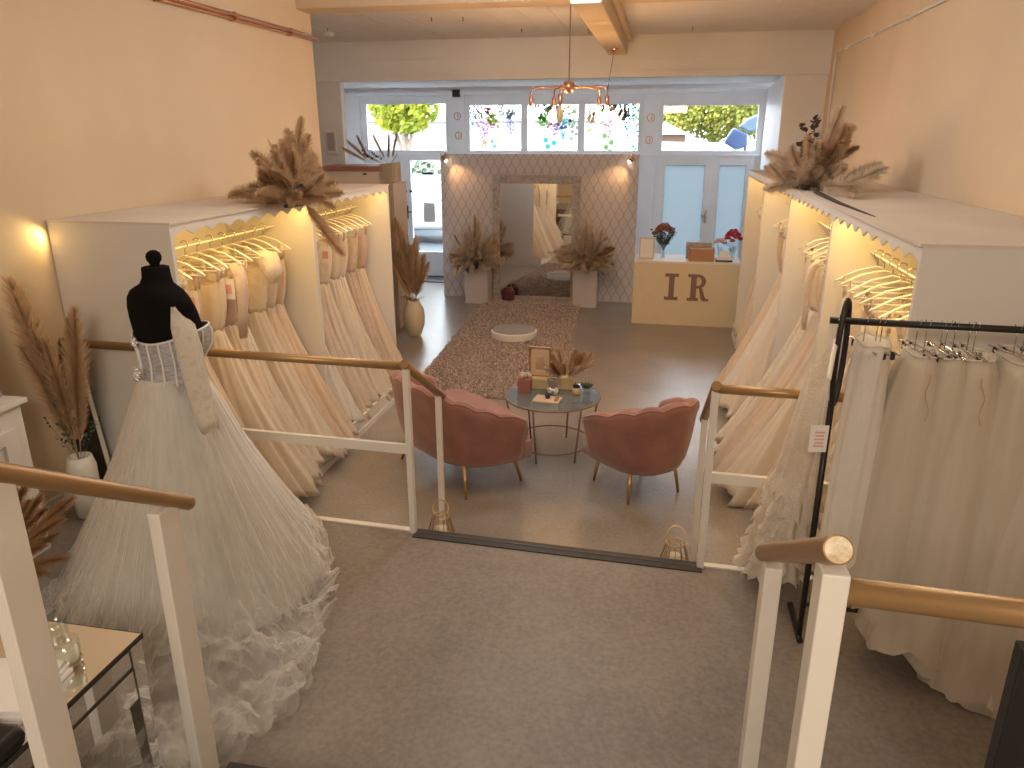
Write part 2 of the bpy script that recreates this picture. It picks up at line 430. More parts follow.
# ceilings, beams, bulkhead
b = BM(); box(b, -5.0, 7.0, ZC, XR + .2, 9.6, ZC + .1); struct('ceiling', b, 'ceil')
b = BM(); box(b, XL - .2, -2.4, 3.62, XR + .2, 7.0, 3.72); struct('ceiling_near', b, 'ceil')
b = BM(); box(b, XL - .2, 6.72, 3.39, XR + .2, 7.02, 3.62); struct('trim_7', b, 'wall', bevel=0.01)
b = BM(); box(b, -4.9, 9.44, 2.98, XR + .1, 9.62, ZC + .05); box(b, -5.5, 9.62, 3.08, 2.2, 12.75, 3.2); struct('wall_bulkhead', b, 'bulk')
b = BM(); box(b, -4.1, 9.425, 3.03, 1.72, 9.442, 3.045)
box(b, -0.28, 9.42, 3.16, 1.0, 9.442, 3.19); box(b, -0.28, 9.42, 3.06, 1.0, 9.442, 3.085); box(b, -4.0, 9.42, 3.2, -1.0, 9.442, 3.215)
struct('trim_8', b, 'bulk')
# boxed cable run on the ceiling
b = BM(); box(b, -0.72, 5.8, 3.22, -0.50, 9.44, 3.47); box(b, -0.77, 5.8, 3.36, -0.45, 9.44, 3.47); struct('trim_9', b, 'wall', bevel=0.01)
# lining joints on the boarded ceiling
b = BM()
for i in range(22): box(b, -4.6 + i * 0.29, 7.02, ZC - 0.003, -4.592 + i * 0.29, 9.44, ZC)
struct('trim_10', b, 'bulk')
b = BM()
for c in ((-3.6, 8.2), (-1.6, 8.7), (-2.3, 7.7), (-2.0, 7.75), (0.2, 8.9), (-0.9, 8.9)): tube(b, [(c[0], c[1], ZC), (c[0], c[1], ZC - 0.035)], 0.008, 6)
struct('trim_11', b, 'stem')
# baseboards
b = BM(); box(b, XL, -2.2, 0.85, XL + 0.015, 1.0, 0.95); box(b, XL, 1.1, ZP, XL + .015, 3.4, ZP + .1); struct('baseboard_left', b, 'white')
b = BM(); box(b, XR - .015, 1.1, ZP, XR, 3.0, ZP + .1); struct('baseboard_right', b, 'white')
# door in the back wall (seen in the mirrors only)
b = BM(); box(b, -0.3, -2.2, 0.85, 0.6, -2.16, 2.85); struct('door_1', b, 'white', bevel=.01)

# ---------------- shopfront
YS = 12.58
def frame_rects(bm, x0, z0, x1, z1, holes, y0=YS, y1=YS + 0.09):
    """rectangular wall sheet with rectangular holes, as a grid of boxes"""
    xs = sorted({x0, x1, *[h[0] for h in holes], *[h[2] for h in holes]})
    zs = sorted({z0, z1, *[h[1] for h in holes], *[h[3] for h in holes]})
    for i in range(len(xs) - 1):
        k = 0
        while k < len(zs) - 1:
            cx = (xs[i] + xs[i + 1]) / 2
            def solid(q): 
                cz = (zs[q] + zs[q + 1]) / 2
                return not any(h[0] < cx < h[2] and h[1] < cz < h[3] for h in holes)
            if solid(k):
                e = k
                while e + 1 < len(zs) - 1 and solid(e + 1): e += 1
                box(bm, xs[i], y0, zs[k], xs[i + 1], y1, zs[e + 1]); k = e + 1
            else: k += 1
T0, T1 = 2.09, 2.82
wl = (-4.96, T0, -3.56, T1 + .03); wm = [(-3.19, T0, -2.30, T1), (-2.23, T0, -1.38, T1), (-1.31, T0, -0.43, T1)]; wr = (-0.09, T0, 1.36, T1 - .03)
dl = (-4.62, 0.0, -3.52, 2.0); dr = (-0.165, 0.0, 1.355, 2.0)
b = BM(); frame_rects(b, -5.4, 0.0, 1.5, 3.1, [wl, *wm, wr, dl, dr], YS + .02, YS + .1)
struct('wall_front', b, 'shopwhite')
b = BM()
for x0, x1 in ((-5.35, -5.0), (-3.55, -3.2), (-0.42, -0.10)):     # pilaster mouldings
    box(b, x0 + .05, YS - .02, 0, x1 - .05, YS + .02, 2.98)
box(b, -5.35, YS - .05, 2.96, 1.45, YS + .02, 3.02); box(b, -5.35, YS - .03, 2.02, 1.45, YS + .02, 2.06)
struct('trim_12', b, 'shopwhite', bevel=.006)
def window(n, r):
    w = thing('window_%d' % n, 'x', 'x'); del w['label']; del w['category']; w['kind'] = 'structure'
    f = BM(); frame_rects(f, r[0], r[1], r[2], r[3], [(r[0] + .018, r[1] + .018, r[2] - .018, r[3] - .018)], YS + .005, YS + .07); obj('window_frame', f, 'shopwhite', w)
    g = BM(); box(g, r[0] + .018, YS + .04, r[1] + .018, r[2] - .018, YS + .046, r[3] - .018); obj('pane', g, 'glass', w)
window(1, wl)
for i, r in enumerate(wm): window(2 + i, r)
window(5, wr)
# left glazed door, standing at the left of the papered screen
w = thing('door_2', 'x', 'x'); del w['label']; del w['category']; w['kind'] = 'structure'
b = BM(); h = (-4.22, 0.42, -3.62, 1.95); frame_rects(b, dl[0], 0.0, dl[2], 2.0, [h], YS + .02, YS + .07); obj('door_leaf', b, 'shopwhite', w)
b = BM(); box(b, h[0], YS + .04, h[1], h[2], YS + .046, h[3]); obj('pane', b, 'glass', w)
b = BM(); box(b, -4.33, YS - .005, 0.98, -4.29, YS + .02, 1.2); tube(b, [(-4.31, YS, 1.1), (-4.31, YS - .05, 1.1), (-4.2, YS - .05, 1.1)], .009, 6); obj('door_handle', b, 'dark', w)
b = BM(); box(b, -4.02, YS + .015, 1.71, -3.82, YS + .03, 1.75); obj('letter_plate', b, 'dark', w)
b = BM(); box(b, -4.38, YS + .0, 1.42, -4.3, YS + .02, 1.46); box(b, -4.25, YS + .01, 1.42, -4.2, YS + .03, 1.46); obj('door_latch', b, 'dark', w)
# right pair of frosted doors
for n, (x0, x1, g0, g1, gz) in ((3, (-0.165, 0.72, 0.0, 0.62, .30)), (4, (0.72, 1.355, 0.84, 1.24, .30))):
    w = thing('door_%d' % n, 'x', 'x'); del w['label']; del w['category']; w['kind'] = 'structure'
    b = BM(); frame_rects(b, x0, 0.0, x1, 2.0, [(g0, gz, g1, 1.89)], YS + .02, YS + .07); obj('door_leaf', b, 'shopwhite', w, bevel=.004)
    b = BM(); box(b, g0, YS + .04, gz, g1, YS + .048, 1.89); obj('pane', b, 'frost', w)
    if n == 3:
        b = BM(); box(b, .655, YS, 1.0, .69, YS + .02, 1.2); tube(b, [(.672, YS, 1.12), (.672, YS - .05, 1.12), (.60, YS - .05, 1.12)], .009, 6); obj('door_handle', b, 'chrome', w)
# small marks on the pilasters
for i, (x, z) in enumerate(((-3.37, 2.64), (-3.36, 2.34), (-0.26, 2.60), (-0.27, 2.27))):
    b = BM(); tube(b, [(x + .055 * cos(2 * PI * k / 20), YS - .024, z + .055 * sin(2 * PI * k / 20)) for k in range(20)], .007, 5, loop=True)
    tube(b, [(x, YS - .024, z + .03), (x + .02, YS - .024, z), (x, YS - .024, z - .03)], .008, 5)
    tag(obj('round_sticker', b, 'copper'), '%s round pinkish sticker on the white pilaster %s the three patterned windows' % (('upper', 'lower')[i % 2], ('left of', 'right of')[i // 2]), 'sticker', 'round stickers on the pilasters')
b = BM(); box(b, -3.44, YS - .06, 2.93, -3.31, YS - .02, 3.04); tag(obj('alarm_sensor', b, 'dark', bevel=.008), 'small dark square sensor high on the shopfront above the left pilaster', 'sensor')
b = BM(); box(b, -4.9, 12.0, 0.0, -3.4, YS - .03, 0.015); tag(obj('door_mat', b, 'dark'), 'dark door mat lying inside the left glazed door', 'mat')

# ---------------- conduits
t = thing('copper_conduit', 'pair of copper pipes running along the upper left wall', 'pipe')
for k, z in enumerate((3.19, 3.215)):
    b = BM(); tube(b, [(XL + .03 + .02 * k, 3.4, z - .02), (XL + .03 + .02 * k, 7.05, z - .02)], .011, 8); obj('pipe', b, 'copper', t)
for y in (4.72, 5.6, 6.5):
    b = BM(); box(b, XL, y, 3.155, XL + .055, y + .02, 3.215); obj('bracket', b, 'copper', t)
b = BM(); pts = [(XR - .015, 3.5, 3.17), (XR - .015, 9.1, 3.17), (XR - .015, 9.1, 2.2)]
tube(b, pts[:2], .009, 6); tube(b, [(XR - .012, 9.15, 3.17), (XR - .012, 9.15, 1.95)], .012, 6)
for y in (4.5, 5.6, 6.6, 7.6, 8.6): box(b, XR - .03, y, 3.15, XR, y + .02, 3.19)
tag(obj('surface_cable', b, 'bulk'), 'painted cable clipped high along the right wall and dropping at its far corner', 'cable')
t = thing('fuse_board', 'small white box with cover on the pale far left wall beside the shopfront', 'electrical box', (-4.22, 9.46, 2.12))
b = BM(); box(b, -.07, 0, 0, .07, .04, .3); obj('casing', b, 'plinthw', t, bevel=.006)
b = BM(); box(b, -.05, -.008, .04, .05, 0, .26); obj('cover', b, 'alu', t)
t = thing('smoke_detector', 'small round white detector on the far ceiling beside the left wall', 'detector', (-3.75, 8.55, ZC - .045))
b = BM(); lathe(b, [(.055, 0), (.06, .02), (.06, .045)], 20); obj('casing', b, 'plinthw', t, smooth=True)

# ---------------- handrails
def cyl(bm, a, c, r, seg=20): tube(bm, [a, c], r, seg)
RR = 0.022
# platform edge, left section
yl = lambda x: nose(x) - 0.02
t = thing('balustrade', 'white balustrade with gold handrail left of the platform opening, behind the tulle gown', 'railing')
b = BM(); box(b, -1.217, yl(-1.2) - .018, ZP, -1.185, yl(-1.2) + .018, 1.255); obj('post', b, 'white', t, bevel=.003)
b = BM(); box(b, -1.217, yl(-1.2) + .51, 0.0, -1.185, yl(-1.2) + .545, 0.93); obj('post', b, 'white', t, bevel=.003)
b = BM(); cyl(b, (-1.19, yl(-1.2), 1.265), (XL + .0, yl(XL), 1.265), RR); obj('handrail', b, 'gold', t, smooth=True)
b = BM(); cyl(b, (-1.2, yl(-1.2) - .03, 1.285), (-1.2, yl(-1.2) + .60, 0.90), RR); obj('handrail', b, 'gold', t, smooth=True)
b = BM(); prism(b, [(-1.217, yl(-1.22) - .012), (-2.46, yl(-2.46) - .012), (-2.46, yl(-2.46) + .012), (-1.217, yl(-1.22) + .012)], 'xy', 0.795, 0.845); obj('lower_rail', b, 'white', t)
t = thing('balustrade', 'white balustrade with gold handrail right of the platform opening, beside the pink armchair', 'railing')
b = BM(); box(b, .267, yl(.28) - .018, ZP, .299, yl(.28) + .018, 1.255); obj('post', b, 'white', t, bevel=.003)
b = BM(); box(b, .267, yl(.28) + .47, 0.0, .299, yl(.28) + .505, 0.93); obj('post', b, 'white', t, bevel=.003)
b = BM(); cyl(b, (.283, yl(.28), 1.262), (.90, yl(.90), 1.262), RR); obj('handrail', b, 'gold', t, smooth=True)
b = BM(); cyl(b, (.283, yl(.28) - .03, 1.285), (.283, yl(.28) + .56, 0.90), RR); obj('handrail', b, 'gold', t, smooth=True)
b = BM(); prism(b, [(.299, yl(.3) - .012), (.92, yl(.92) - .012), (.92, yl(.92) + .012), (.299, yl(.3) + .012)], 'xy', 0.80, 0.85); obj('lower_rail', b, 'white', t)
# stair handrails near the camera
def sloped_post(x0, x1, y0, y1, z0, zt, m='white'):
    bm = BM(); box(bm, x0, y0, z0, x1, y1, zt); return bm
t = thing('stair_handrail', 'gold handrail on white posts left of the stairs, before the tulle gown', 'railing')
A = Vector((-1.325, 1.775, 1.318)); B = Vector((-1.262, 0.55, 2.085))
b = BM(); cyl(b, A, B, RR, 28); obj('handrail', b, 'gold', t, smooth=False, bevel=.002)
for y0 in (1.625, 1.105):
    k = (A.y - y0 - .04) / (A.y - B.y); z = lerp(A.z, B.z, k) - .012; x = lerp(A.x, B.x, k) - .012; z -= .018
    b = BM(); box(b, x - .019, y0, ZP if y0 > 1.6 else ZP, x + .019, y0 + .085, z); obj('post', b, 'white', t, bevel=.003)
t = thing('stair_handrail', 'short gold handrail with chipped round end on two white posts right of the stairs', 'railing')
A = Vector((.300, 1.74, 1.355)); B = Vector((.281, 1.035, 1.775))
b = BM(); cyl(b, A, B, RR, 28); obj('handrail', b, 'gold', t, bevel=.002)
d = (B - A).normalized(); b = BM(); cyl(b, B - d * .001, B + d * .0012, RR * .86, 28); obj('rail_end', b, 'endgrain', t, label='chipped pale rail end')
for y0, x in ((1.66, .314), (1.075, .296)):
    k = (A.y - y0 - .03) / (A.y - B.y); z = lerp(A.z, B.z, k) - .026
    b = BM(); box(b, x - .021, y0, ZP, x + .021, y0 + .055, z); obj('post', b, 'white', t, bevel=.003)
t = thing('landing_handrail', 'thick gold handrail running right from the near right stair post', 'railing')
b = BM(); cyl(b, (.30, 1.10, 1.668), (1.70, 1.03, 1.668), RR, 28); obj('handrail', b, 'gold', t, smooth=True)
b = BM(); box(b, 1.1, 1.02, ZP, 1.14, 1.06, 1.645); obj('post', b, 'white', t)
# ================================================================== WARDROBES
ZWS = {'L': 1.91, 'R': 1.955}; ZW = 1.91
def scallop(y0, y1, ztop, zbot, n, amp):
    """outline (y,z) of a valance with scalloped lower edge"""
    pts = [(y0, ztop), (y1, ztop), (y1, zbot)]
    for i in range(n):
        a = y1 + (y0 - y1) * i / n; c = y1 + (y0 - y1) * (i + 1) / n
        for k in range(1, 7):
            s = k / 6
            pts.append((lerp(a, c, s), zbot - amp * sin(PI * s) if k < 6 else zbot))
    return pts
def wardrobe(side, label, xf, xb, xfb, y0, y1, divs, zfloor_near):
    ZW = ZWS[side]
    sgn = 1 if xf > xb else -1      # direction towards the aisle
    w = thing('open_wardrobe', label, 'wardrobe')
    ynp = max(y0 + .03, nose(xf) + .03)
    b = BM(); box(b, min(xb, xf), y0, zfloor_near, max(xb, xf), y0 + .03, ZW); obj('end_panel', b, 'ward', w)
    b = BM(); box(b, min(xb, xf), y1 - .03, 0, max(xb, xf), y1, ZW); obj('end_panel', b, 'ward', w)
    b = BM(); box(b, min(xb, xf) - (.01 if sgn < 0 else 0), y0 - .004, ZW, max(xb, xf) + (.01 if sgn > 0 else 0), y1 + .004, ZW + .012); obj('top_panel', b, 'wardtop', w, label='pale lining sheet over the wardrobe top')
    b = BM(); box(b, min(xb, xb + sgn * .02), y0 + .03, max(zfloor_near, .0), max(xb, xb + sgn * .02), y1 - .03, ZW); obj('back_panel', b, 'ward', w)
    b = BM(); box(b, min(xb + sgn * .02, xfb - sgn * .02), ynp, 0.0, max(xb + sgn * .02, xfb - sgn * .02), y1 - .03, 0.13); obj('base_shelf', b, 'ward', w)
    b = BM(); box(b, min(xfb - sgn * .02, xfb), ynp, 0.0, max(xfb - sgn * .02, xfb), y1, 0.15); box(b, min(xfb, xfb + sgn * .012), ynp, 0, max(xfb, xfb + sgn * .012), y1, .05); obj('plinth', b, 'white', w)
    for yd in divs:
        b = BM(); box(b, min(xb + sgn * .02, xf), yd - .02, .13, max(xb + sgn * .02, xf), yd + .02, ZW - .001); obj('divider', b, 'ward', w)
    ends = [y0 + .03] + list(divs) + [y1 - .03]
    for i in range(len(ends) - 1):
        a, c = ends[i] + (.02 if i else 0), ends[i + 1] - (.02 if i < len(ends) - 2 else 0)
        b = BM(); n = max(5, int((c - a) / .165))
        prism(b, scallop(a, c, ZW - .0005, ZW - .07, n, -.032), 'yz', xf - .012 * sgn, xf); obj('valance', b, 'ward', w, label='scalloped valance')
        b = BM(); xm = (xf + xb) / 2 + sgn * (.05 if sgn > 0 else .16)
        tube(b, [(xm, a, 1.715), (xm, c, 1.715)], .006, 8); obj('hanging_rail', b, 'ward', w)
        # LED strip behind the valance
        b = BM(); xl_ = xf - sgn * .05; box(b, xl_ - .006, a + .05, ZW - .02, xl_ + .006, c - .05, ZW - .008); obj('led_strip', b, 'led', w)
        L = bpy.data.lights.new('led_light', 'AREA'); L.shape = 'RECTANGLE'; L.size = .03; L.size_y = c - a - .1
        L.color = (1.0, 0.60, 0.17); L.energy = LED * (c - a) * (ledk[side][i])
        lo = bpy.data.objects.new('led_light', L); C.objects.link(lo); lo.location = (xl_, (a + c) / 2, ZW - .03)
        lo.rotation_euler = (0, -sgn * math.radians(-28), 0); lo.parent = w
    return w
LED = 5.0
ledk = {'L': [.85, .6], 'R': [.8, .7, .5, .45]}
LX = -2.50; RX = 0.95
wardrobe('L', 'long cream open-fronted wardrobe full of gowns along the left wall behind the mannequin', LX, XL + .005, -2.33, 3.52, 6.80, [5.20], ZP)
wardrobe('R', 'long cream open-fronted wardrobe with scalloped valance along the right wall behind the clothes rail', RX, XR - .005, RX - .02, 3.02, 9.30, [4.60, 6.15, 7.75], ZP)

# ---------------- hangers
def make_hanger(name='clothes_hanger'):
    t = thing(name, '', 'hanger')
    b = BM()
    tube(b, [(-.21, 0, -.15), (-.19, 0, -.135), (-.10, 0, -.085), (0, 0, -.06), (.10, 0, -.085), (.19, 0, -.135), (.21, 0, -.15)], .0085, 6, flat=.6)
    tube(b, [(-.205, 0, -.15), (.205, 0, -.15)], .005, 5)
    obj('shoulder_bar', b, 'hanger', t, smooth=True)
    b = BM(); tube(b, [(0, 0, -.06), (0, 0, -.022)] + [(.024 * cos(a) - .0, 0, .006 + .024 * sin(a)) for a in [(-PI / 2 + PI * k / 7 * 1.35) for k in range(8)]], .0032, 5)
    obj('hook', b, 'chrome', t, smooth=True)
    return t
hang0 = make_hanger(); used = [False]
def hanger(loc, rz, label, group, tilt=0):
    if not used[0]:
        used[0] = True; h = hang0; h.location = loc; h.rotation_euler = (0, tilt, rz); h['label'] = label; h['group'] = group; return h
    return dup(hang0, loc, (0, tilt, rz), label, group)

# ---------------- gowns
def ridge(th, n, ph, k=0):
    return cos(n * th + ph) * .6 + cos((n * 2 - 3) * th + ph * 2.3) * .4
def gown(loc, sgn, length, fabric, bodice, style, flare, shift, thick, ylean, label, group, top_z=0.0, seed=0, seg=88, zmin=None, tagp=False):
    """gown hanging from a hanger whose hook is at loc; local x = towards the aisle"""
    rr = random.Random(seed * 13 + 5)
    t = thing('wedding_gown', label, 'gown', loc, 0 if sgn > 0 else PI, group)
    n = rr.choice([11, 13, 14]); ph = rr.uniform(0, 6.28)
    zs = -.155; zw = -.155 - .40
    # bodice: shoulder line down to waist
    rings = []
    for k in range(9):
        s = k / 8; z = lerp(-.24, zw, s)
        rx = lerp(.155, .105, s ** .8) + .02 * sin(PI * s); ry = lerp(.035, .05, s)
        rings.append([(rx * cos(a), ry * sin(a) + .003 * cos(9 * a + ph), z + (.03 * cos(2 * a) if k == 0 else 0)) for a in [2 * PI * j / seg for j in range(seg)]])
    b = BM(); loft(b, rings, True, False, True); obj('bodice', b, bodice, t, smooth=True)
    # straps / sleeves
    for sx in (-1, 1):
        b = BM()
        if style == 'strap':
            tube(b, [(sx * .15, .0, -.235), (sx * .155, .01, -.17), (sx * .16, .012, -.118), (sx * .15, -.012, -.17), (sx * .14, -.02, -.235)], .007, 6)
            nm = 'strap'
        elif style == 'sleeve':
            pts = [(sx * .15, 0, -.15), (sx * .19, -.015, -.20), (sx * .205, -.03, -.32), (sx * .20, -.045, -.46), (sx * .19, -.05, -.62)]
            tube(b, pts, [.045, .05, .042, .036, .03], 12, flat=.5); nm = 'sleeve'
        elif style == 'puff':
            pts = [(sx * .12, 0, -.15), (sx * .18, -.02, -.17), (sx * .22, -.03, -.25), (sx * .21, -.03, -.33)]
            tube(b, pts, [.05, .085, .085, .03], 14, flat=.75); nm = 'sleeve'
        else:
            tube(b, [(sx * .13, .0, -.235), (sx * .14, .01, -.16), (sx * .145, .0, -.12), (sx * .135, -.01, -.165), (sx * .12, -.02, -.235)], [.02, .03, .025, .03, .02], 8, flat=.4); nm = 'strap'
        obj(nm, b, bodice, t, smooth=True)
    # skirt
    rings = []; K = 26
    floorz = zmin if zmin is not None else .14
    ylean = ylean * sgn
    for k in range(K + 1):
        s = k / K
        z = lerp(zw + .01, -length, s)
        g = s ** 1.15
        rx = lerp(.105, flare, g); ry = lerp(.05, thick, g ** .9)
        cx = shift * s ** 1.3; cy = ylean * s ** 1.2
        amp = .05 + .11 * s
        ring = []
        for j in range(seg):
            a = 2 * PI * j / seg
            f = 1 + amp * ridge(a + .25 * sin(3 * s + ph), n, ph)
            zz = z + (.035 * sin(3 * a + ph) + .02 * sin(7 * a)) * s ** 3
            lx_ = cx + rx * cos(a) * f; wx = loc[0] + sgn * lx_; out = (wx > -2.32) if sgn > 0 else (wx < .91)
            fz = (.015 if out else floorz) if (loc[1] + cy > 3.75) else ZP + .02
            ring.append((lx_, cy + ry * sin(a) * f, max(zz, fz - loc[2])))
        rings.append(ring)
    b = BM(); loft(b, rings, True, True, True)
    obj('skirt', b, fabric, t, smooth=True)
    if tagp:
        sy = -1
        b = BM(); cbox(b, (.13, -.06, -.30), (.09, .004, .13)); obj('label_card', b, 'paper', t, label='white card tag')
        b = BM(); cbox(b, (.13, -.063, -.30), (.05, .003, .06)); obj('tag_print', b, 'pinktag', t.children[-1] if False else t, label='pink print on the tag')
    return t

fabs = [('g_champ', 'g_lace', 'champagne'), ('g_ivory', 'g_lace', 'ivory'), ('g_blush', 'g_lace2', 'blush'), ('g_ivory', 'g_ivory', 'plain ivory'), ('g_lace', 'g_lace', 'lace'), ('g_champ', 'g_champ', 'gold-beige satin'), ('g_white', 'g_lace', 'white'), ('g_lace2', 'g_lace2', 'blush lace')]
stl = {'strap': 'thin straps', 'sleeve': 'long sleeves', 'puff': 'puffed shoulders', 'wide': 'wide straps'}
def bay(side, y0, y1, ng, nh, bayname, seq, flare, shift, length, thick, lean, xm, sgn, extra=None, ttag=()):
    grp = 'gowns in the %s' % bayname; hg = 'hangers in the %s' % bayname
    ys = [lerp(y0, y1, (i + .5) / nh) for i in range(nh)]
    gi = 0
    idx = sorted(set(round(q * (nh - 1) / max(1, ng - 1)) for q in range(ng)))
    for i, y in enumerate(ys):
        hanger((xm, y + rnd(-.01, .01), 1.72), rnd(-.12, .12) + (0 if sgn > 0 else PI), '%s white hanger from the platform end in the %s' % (ORD[min(i, 11)], bayname), hg)
        if i in idx:
            f, bo, nm = fabs[seq[gi % len(seq)][0]]; st = seq[gi % len(seq)][1]
            s = rnd(.92, 1.08)
            gown((xm, y, 1.72), sgn, length, f, bo, st, flare * s, shift * rnd(.85, 1.15), thick * s, lean, '%s gown with %s, %s from platform end, in %s' % (nm, stl[st], ORD[min(gi, 11)], bayname.replace(' of the ', ' of ')), grp, seed=gi + int(y * 10), tagp=(gi in ttag))
            gi += 1
xmL = (LX + XL) / 2 + .05; xmR = (RX + XR) / 2 - .16
bay('L', 3.62, 5.08, 9, 11, 'near bay of the left wardrobe', [(0, 'strap'), (1, 'wide'), (2, 'strap'), (3, 'wide'), (2, 'sleeve'), (4, 'strap'), (1, 'puff'), (0, 'strap'), (5, 'wide')], .36, .26, 1.60, .15, -.04, xmL, 1, ttag=(0, 1, 2, 4))
bay('L', 5.30, 6.66, 7, 12, 'far bay of the left wardrobe', [(6, 'sleeve'), (2, 'wide'), (1, 'strap'), (3, 'strap'), (1, 'wide'), (7, 'strap'), (2, 'strap')], .32, .16, 1.59, .14, .0, xmL, 1, ttag=(2,))
bay('R', 3.30, 4.50, 6, 8, 'nearest bay of the right wardrobe', [(0, 'wide'), (1, 'strap'), (4, 'strap'), (2, 'wide'), (1, 'strap'), (0, 'strap')], .38, .14, 1.60, .18, .05, xmR, -1, ttag=(2, 4))
bay('R', 4.75, 5.75, 5, 6, 'second bay of the right wardrobe', [(1, 'strap'), (2, 'wide'), (0, 'sleeve'), (1, 'wide'), (4, 'strap')], .46, .22, 1.66, .18, -.06, xmR, -1)
bay('R', 6.30, 7.2, 3, 3, 'third bay of the right wardrobe', [(1, 'strap'), (6, 'strap'), (2, 'wide')], .42, .20, 1.64, .19, -.12, xmR, -1)
bay('R', 8.0, 8.8, 2, 2, 'farthest bay of the right wardrobe', [(4, 'strap'), (1, 'strap')], .24, .04, 1.55, .13, 0, xmR, -1)
# ================================================================== MANNEQUIN AND GOWN
MX, MY = -2.035, 2.74
MR = math.radians(-20)
mq = thing('dress_form', 'black velvet dress form wearing the big tulle gown, left of the stairs', 'mannequin', (MX, MY, ZP), MR)
# local frame: +Y = facing direction, X = shoulder line
def er(a, c, z, cx=0, cy=0, n=40, p=1.0):
    out = []
    for k in range(n):
        th = 2 * PI * k / n; cc, ss = cos(th), sin(th)
        out.append((cx + a * abs(cc) ** p * (1 if cc > 0 else -1), cy + c * abs(ss) ** p * (1 if ss > 0 else -1), z))
    return out
b = BM()
prof = [(1.500, .045, .045, 0), (1.497, .052, .052, 0), (1.455, .055, .055, .0), (1.43, .068, .062, -.005), (1.415, .10, .075, -.008), (1.40, .130, .085, -.008), (1.37, .160, .092, -.006), (1.33, .177, .098, 0), (1.28, .174, .108, .008), (1.22, .160, .118, .018), (1.16, .146, .116, .02), (1.10, .132, .10, .01), (1.04, .120, .092, 0), (0.98, .135, .11, -.01), (.90, .155, .13, -.015), (.82, .16, .135, -.015), (.80, .15, .125, -.015)]
loft(b, [er(a, c, z, 0, cy, 40, .92) for z, a, c, cy in prof]); obj('torso', b, 'velvetblack', mq, smooth=True)
b = BM(); lathe(b, [(.022, 1.495), (.018, 1.505), (.022, 1.515), (.029, 1.525), (.031, 1.540), (.026, 1.555), (.013, 1.564), (.004, 1.566)], 20); obj('neck_knob', b, 'velvetblack', mq, smooth=True)
for sx in (-1, 1):
    b = BM(); sphere(b, (sx * .155, 0, 1.335), .048, 16, 10, (.7, .9, 1.0)); obj('shoulder_cap', b, 'velvetblack', mq, smooth=True)
b = BM(); tube(b, [(0, 0, .82), (0, 0, .06)], .017, 12); obj('pole', b, 'black', mq)
for k in range(3):
    a = k * 2 * PI / 3 + .3; b = BM(); tube(b, [(0, 0, .18), (.10 * cos(a), .10 * sin(a), .10), (.24 * cos(a), .24 * sin(a), .012)], .012, 8); obj('leg', b, 'black', mq)

gw = thing('wedding_gown', 'ivory tulle gown with sheer boned bodice and spread train on the black dress form', 'gown', (MX, MY, ZP), MR)
# bodice shell (back low, front high, cups)
def bod(th, z0=None):
    return
NB = 64; rings = []
body = sorted(((z, a, c, cy) for z, a, c, cy in prof), key=lambda q: q[0])
def bodyr(z):
    for i in range(len(body) - 1):
        if body[i][0] <= z <= body[i + 1][0]:
            s = (z - body[i][0]) / (body[i + 1][0] - body[i][0]); return [lerp(body[i][j], body[i + 1][j], s) for j in (1, 2, 3)]
    return body[-1][1:]
def bshell(z, th, off):
    a, c, cy = bodyr(z); cc, ss = cos(th), sin(th)
    x = (a + off) * abs(cc) ** .92 * (1 if cc > 0 else -1); y = cy + (c + off) * abs(ss) ** .92 * (1 if ss > 0 else -1)
    # bust cups on the front
    bump = 0
    for sx in (-1, 1):
        d = ((x - sx * .085) / .075) ** 2 + ((z - 1.19) / .075) ** 2
        bump += .055 * math.exp(-d) * max(0, ss)
    return Vector((x, y + bump, z))
K = 12
for k in range(K + 1):
    ring = []
    for j in range(NB):
        th = 2 * PI * j / NB
        ztop = 1.205 + .045 * (0.5 + .5 * sin(th)) + .012 * cos(2 * th)
        z = lerp(1.015, ztop, k / K); ring.append(bshell(z, th, .006))
    rings.append(ring)
b = BM(); loft(b, rings, True, False, False); bo = obj('bodice', b, 'sheer', gw, smooth=True, solid=.002, label='sheer grey bodice')
for th0, th1 in ((-.35, -.15), (-.75, -.5), (-1.1, -.95), (-1.45, -1.45), (-1.85, -2.0), (-2.2, -2.45), (-2.6, -2.9), (.3, .2), (.8, .6), (1.57, 1.57), (2.3, 2.5)):
    b = BM(); pts = []
    for k in range(9):
        th = lerp(th1, th0, k / 8); ztop = 1.205 + .045 * (0.5 + .5 * sin(th)) + .012 * cos(2 * th)
        pts.append(bshell(lerp(1.015, ztop, k / 8), th, .010))
    tube(b, pts, .0048, 6); obj('boning', b, 'bone', bo, smooth=True)
b = BM(); pts = []
for j in range(48):
    th = 2 * PI * j / 48; pts.append(bshell(1.205 + .045 * (0.5 + .5 * sin(th)) + .012 * cos(2 * th), th, .008))
tube(b, pts, .005, 6, loop=True); obj('neckline_edge', b, 'bone', bo, smooth=True)
# crystal flowers at the centre back fastening
for q, z in enumerate((1.20, 1.07, 1.05)):
    b = BM(); c0 = bshell(z, -1.75 + .02 * q, .02 + .012 * (q > 0)); c0 = c0 + Vector((-.012 * q, 0, 0))
    for k in range(6):
        a = k * PI / 3 + q; tube(b, [c0 + Vector((0, 0, 0)), c0 + Vector((.012 * cos(a), -.008, .012 * sin(a))), c0 + Vector((.024 * cos(a), -.004, .024 * sin(a)))], [.003, .008, .004], 6)
    obj('crystal_flower', b, 'crystal', gw, smooth=True)
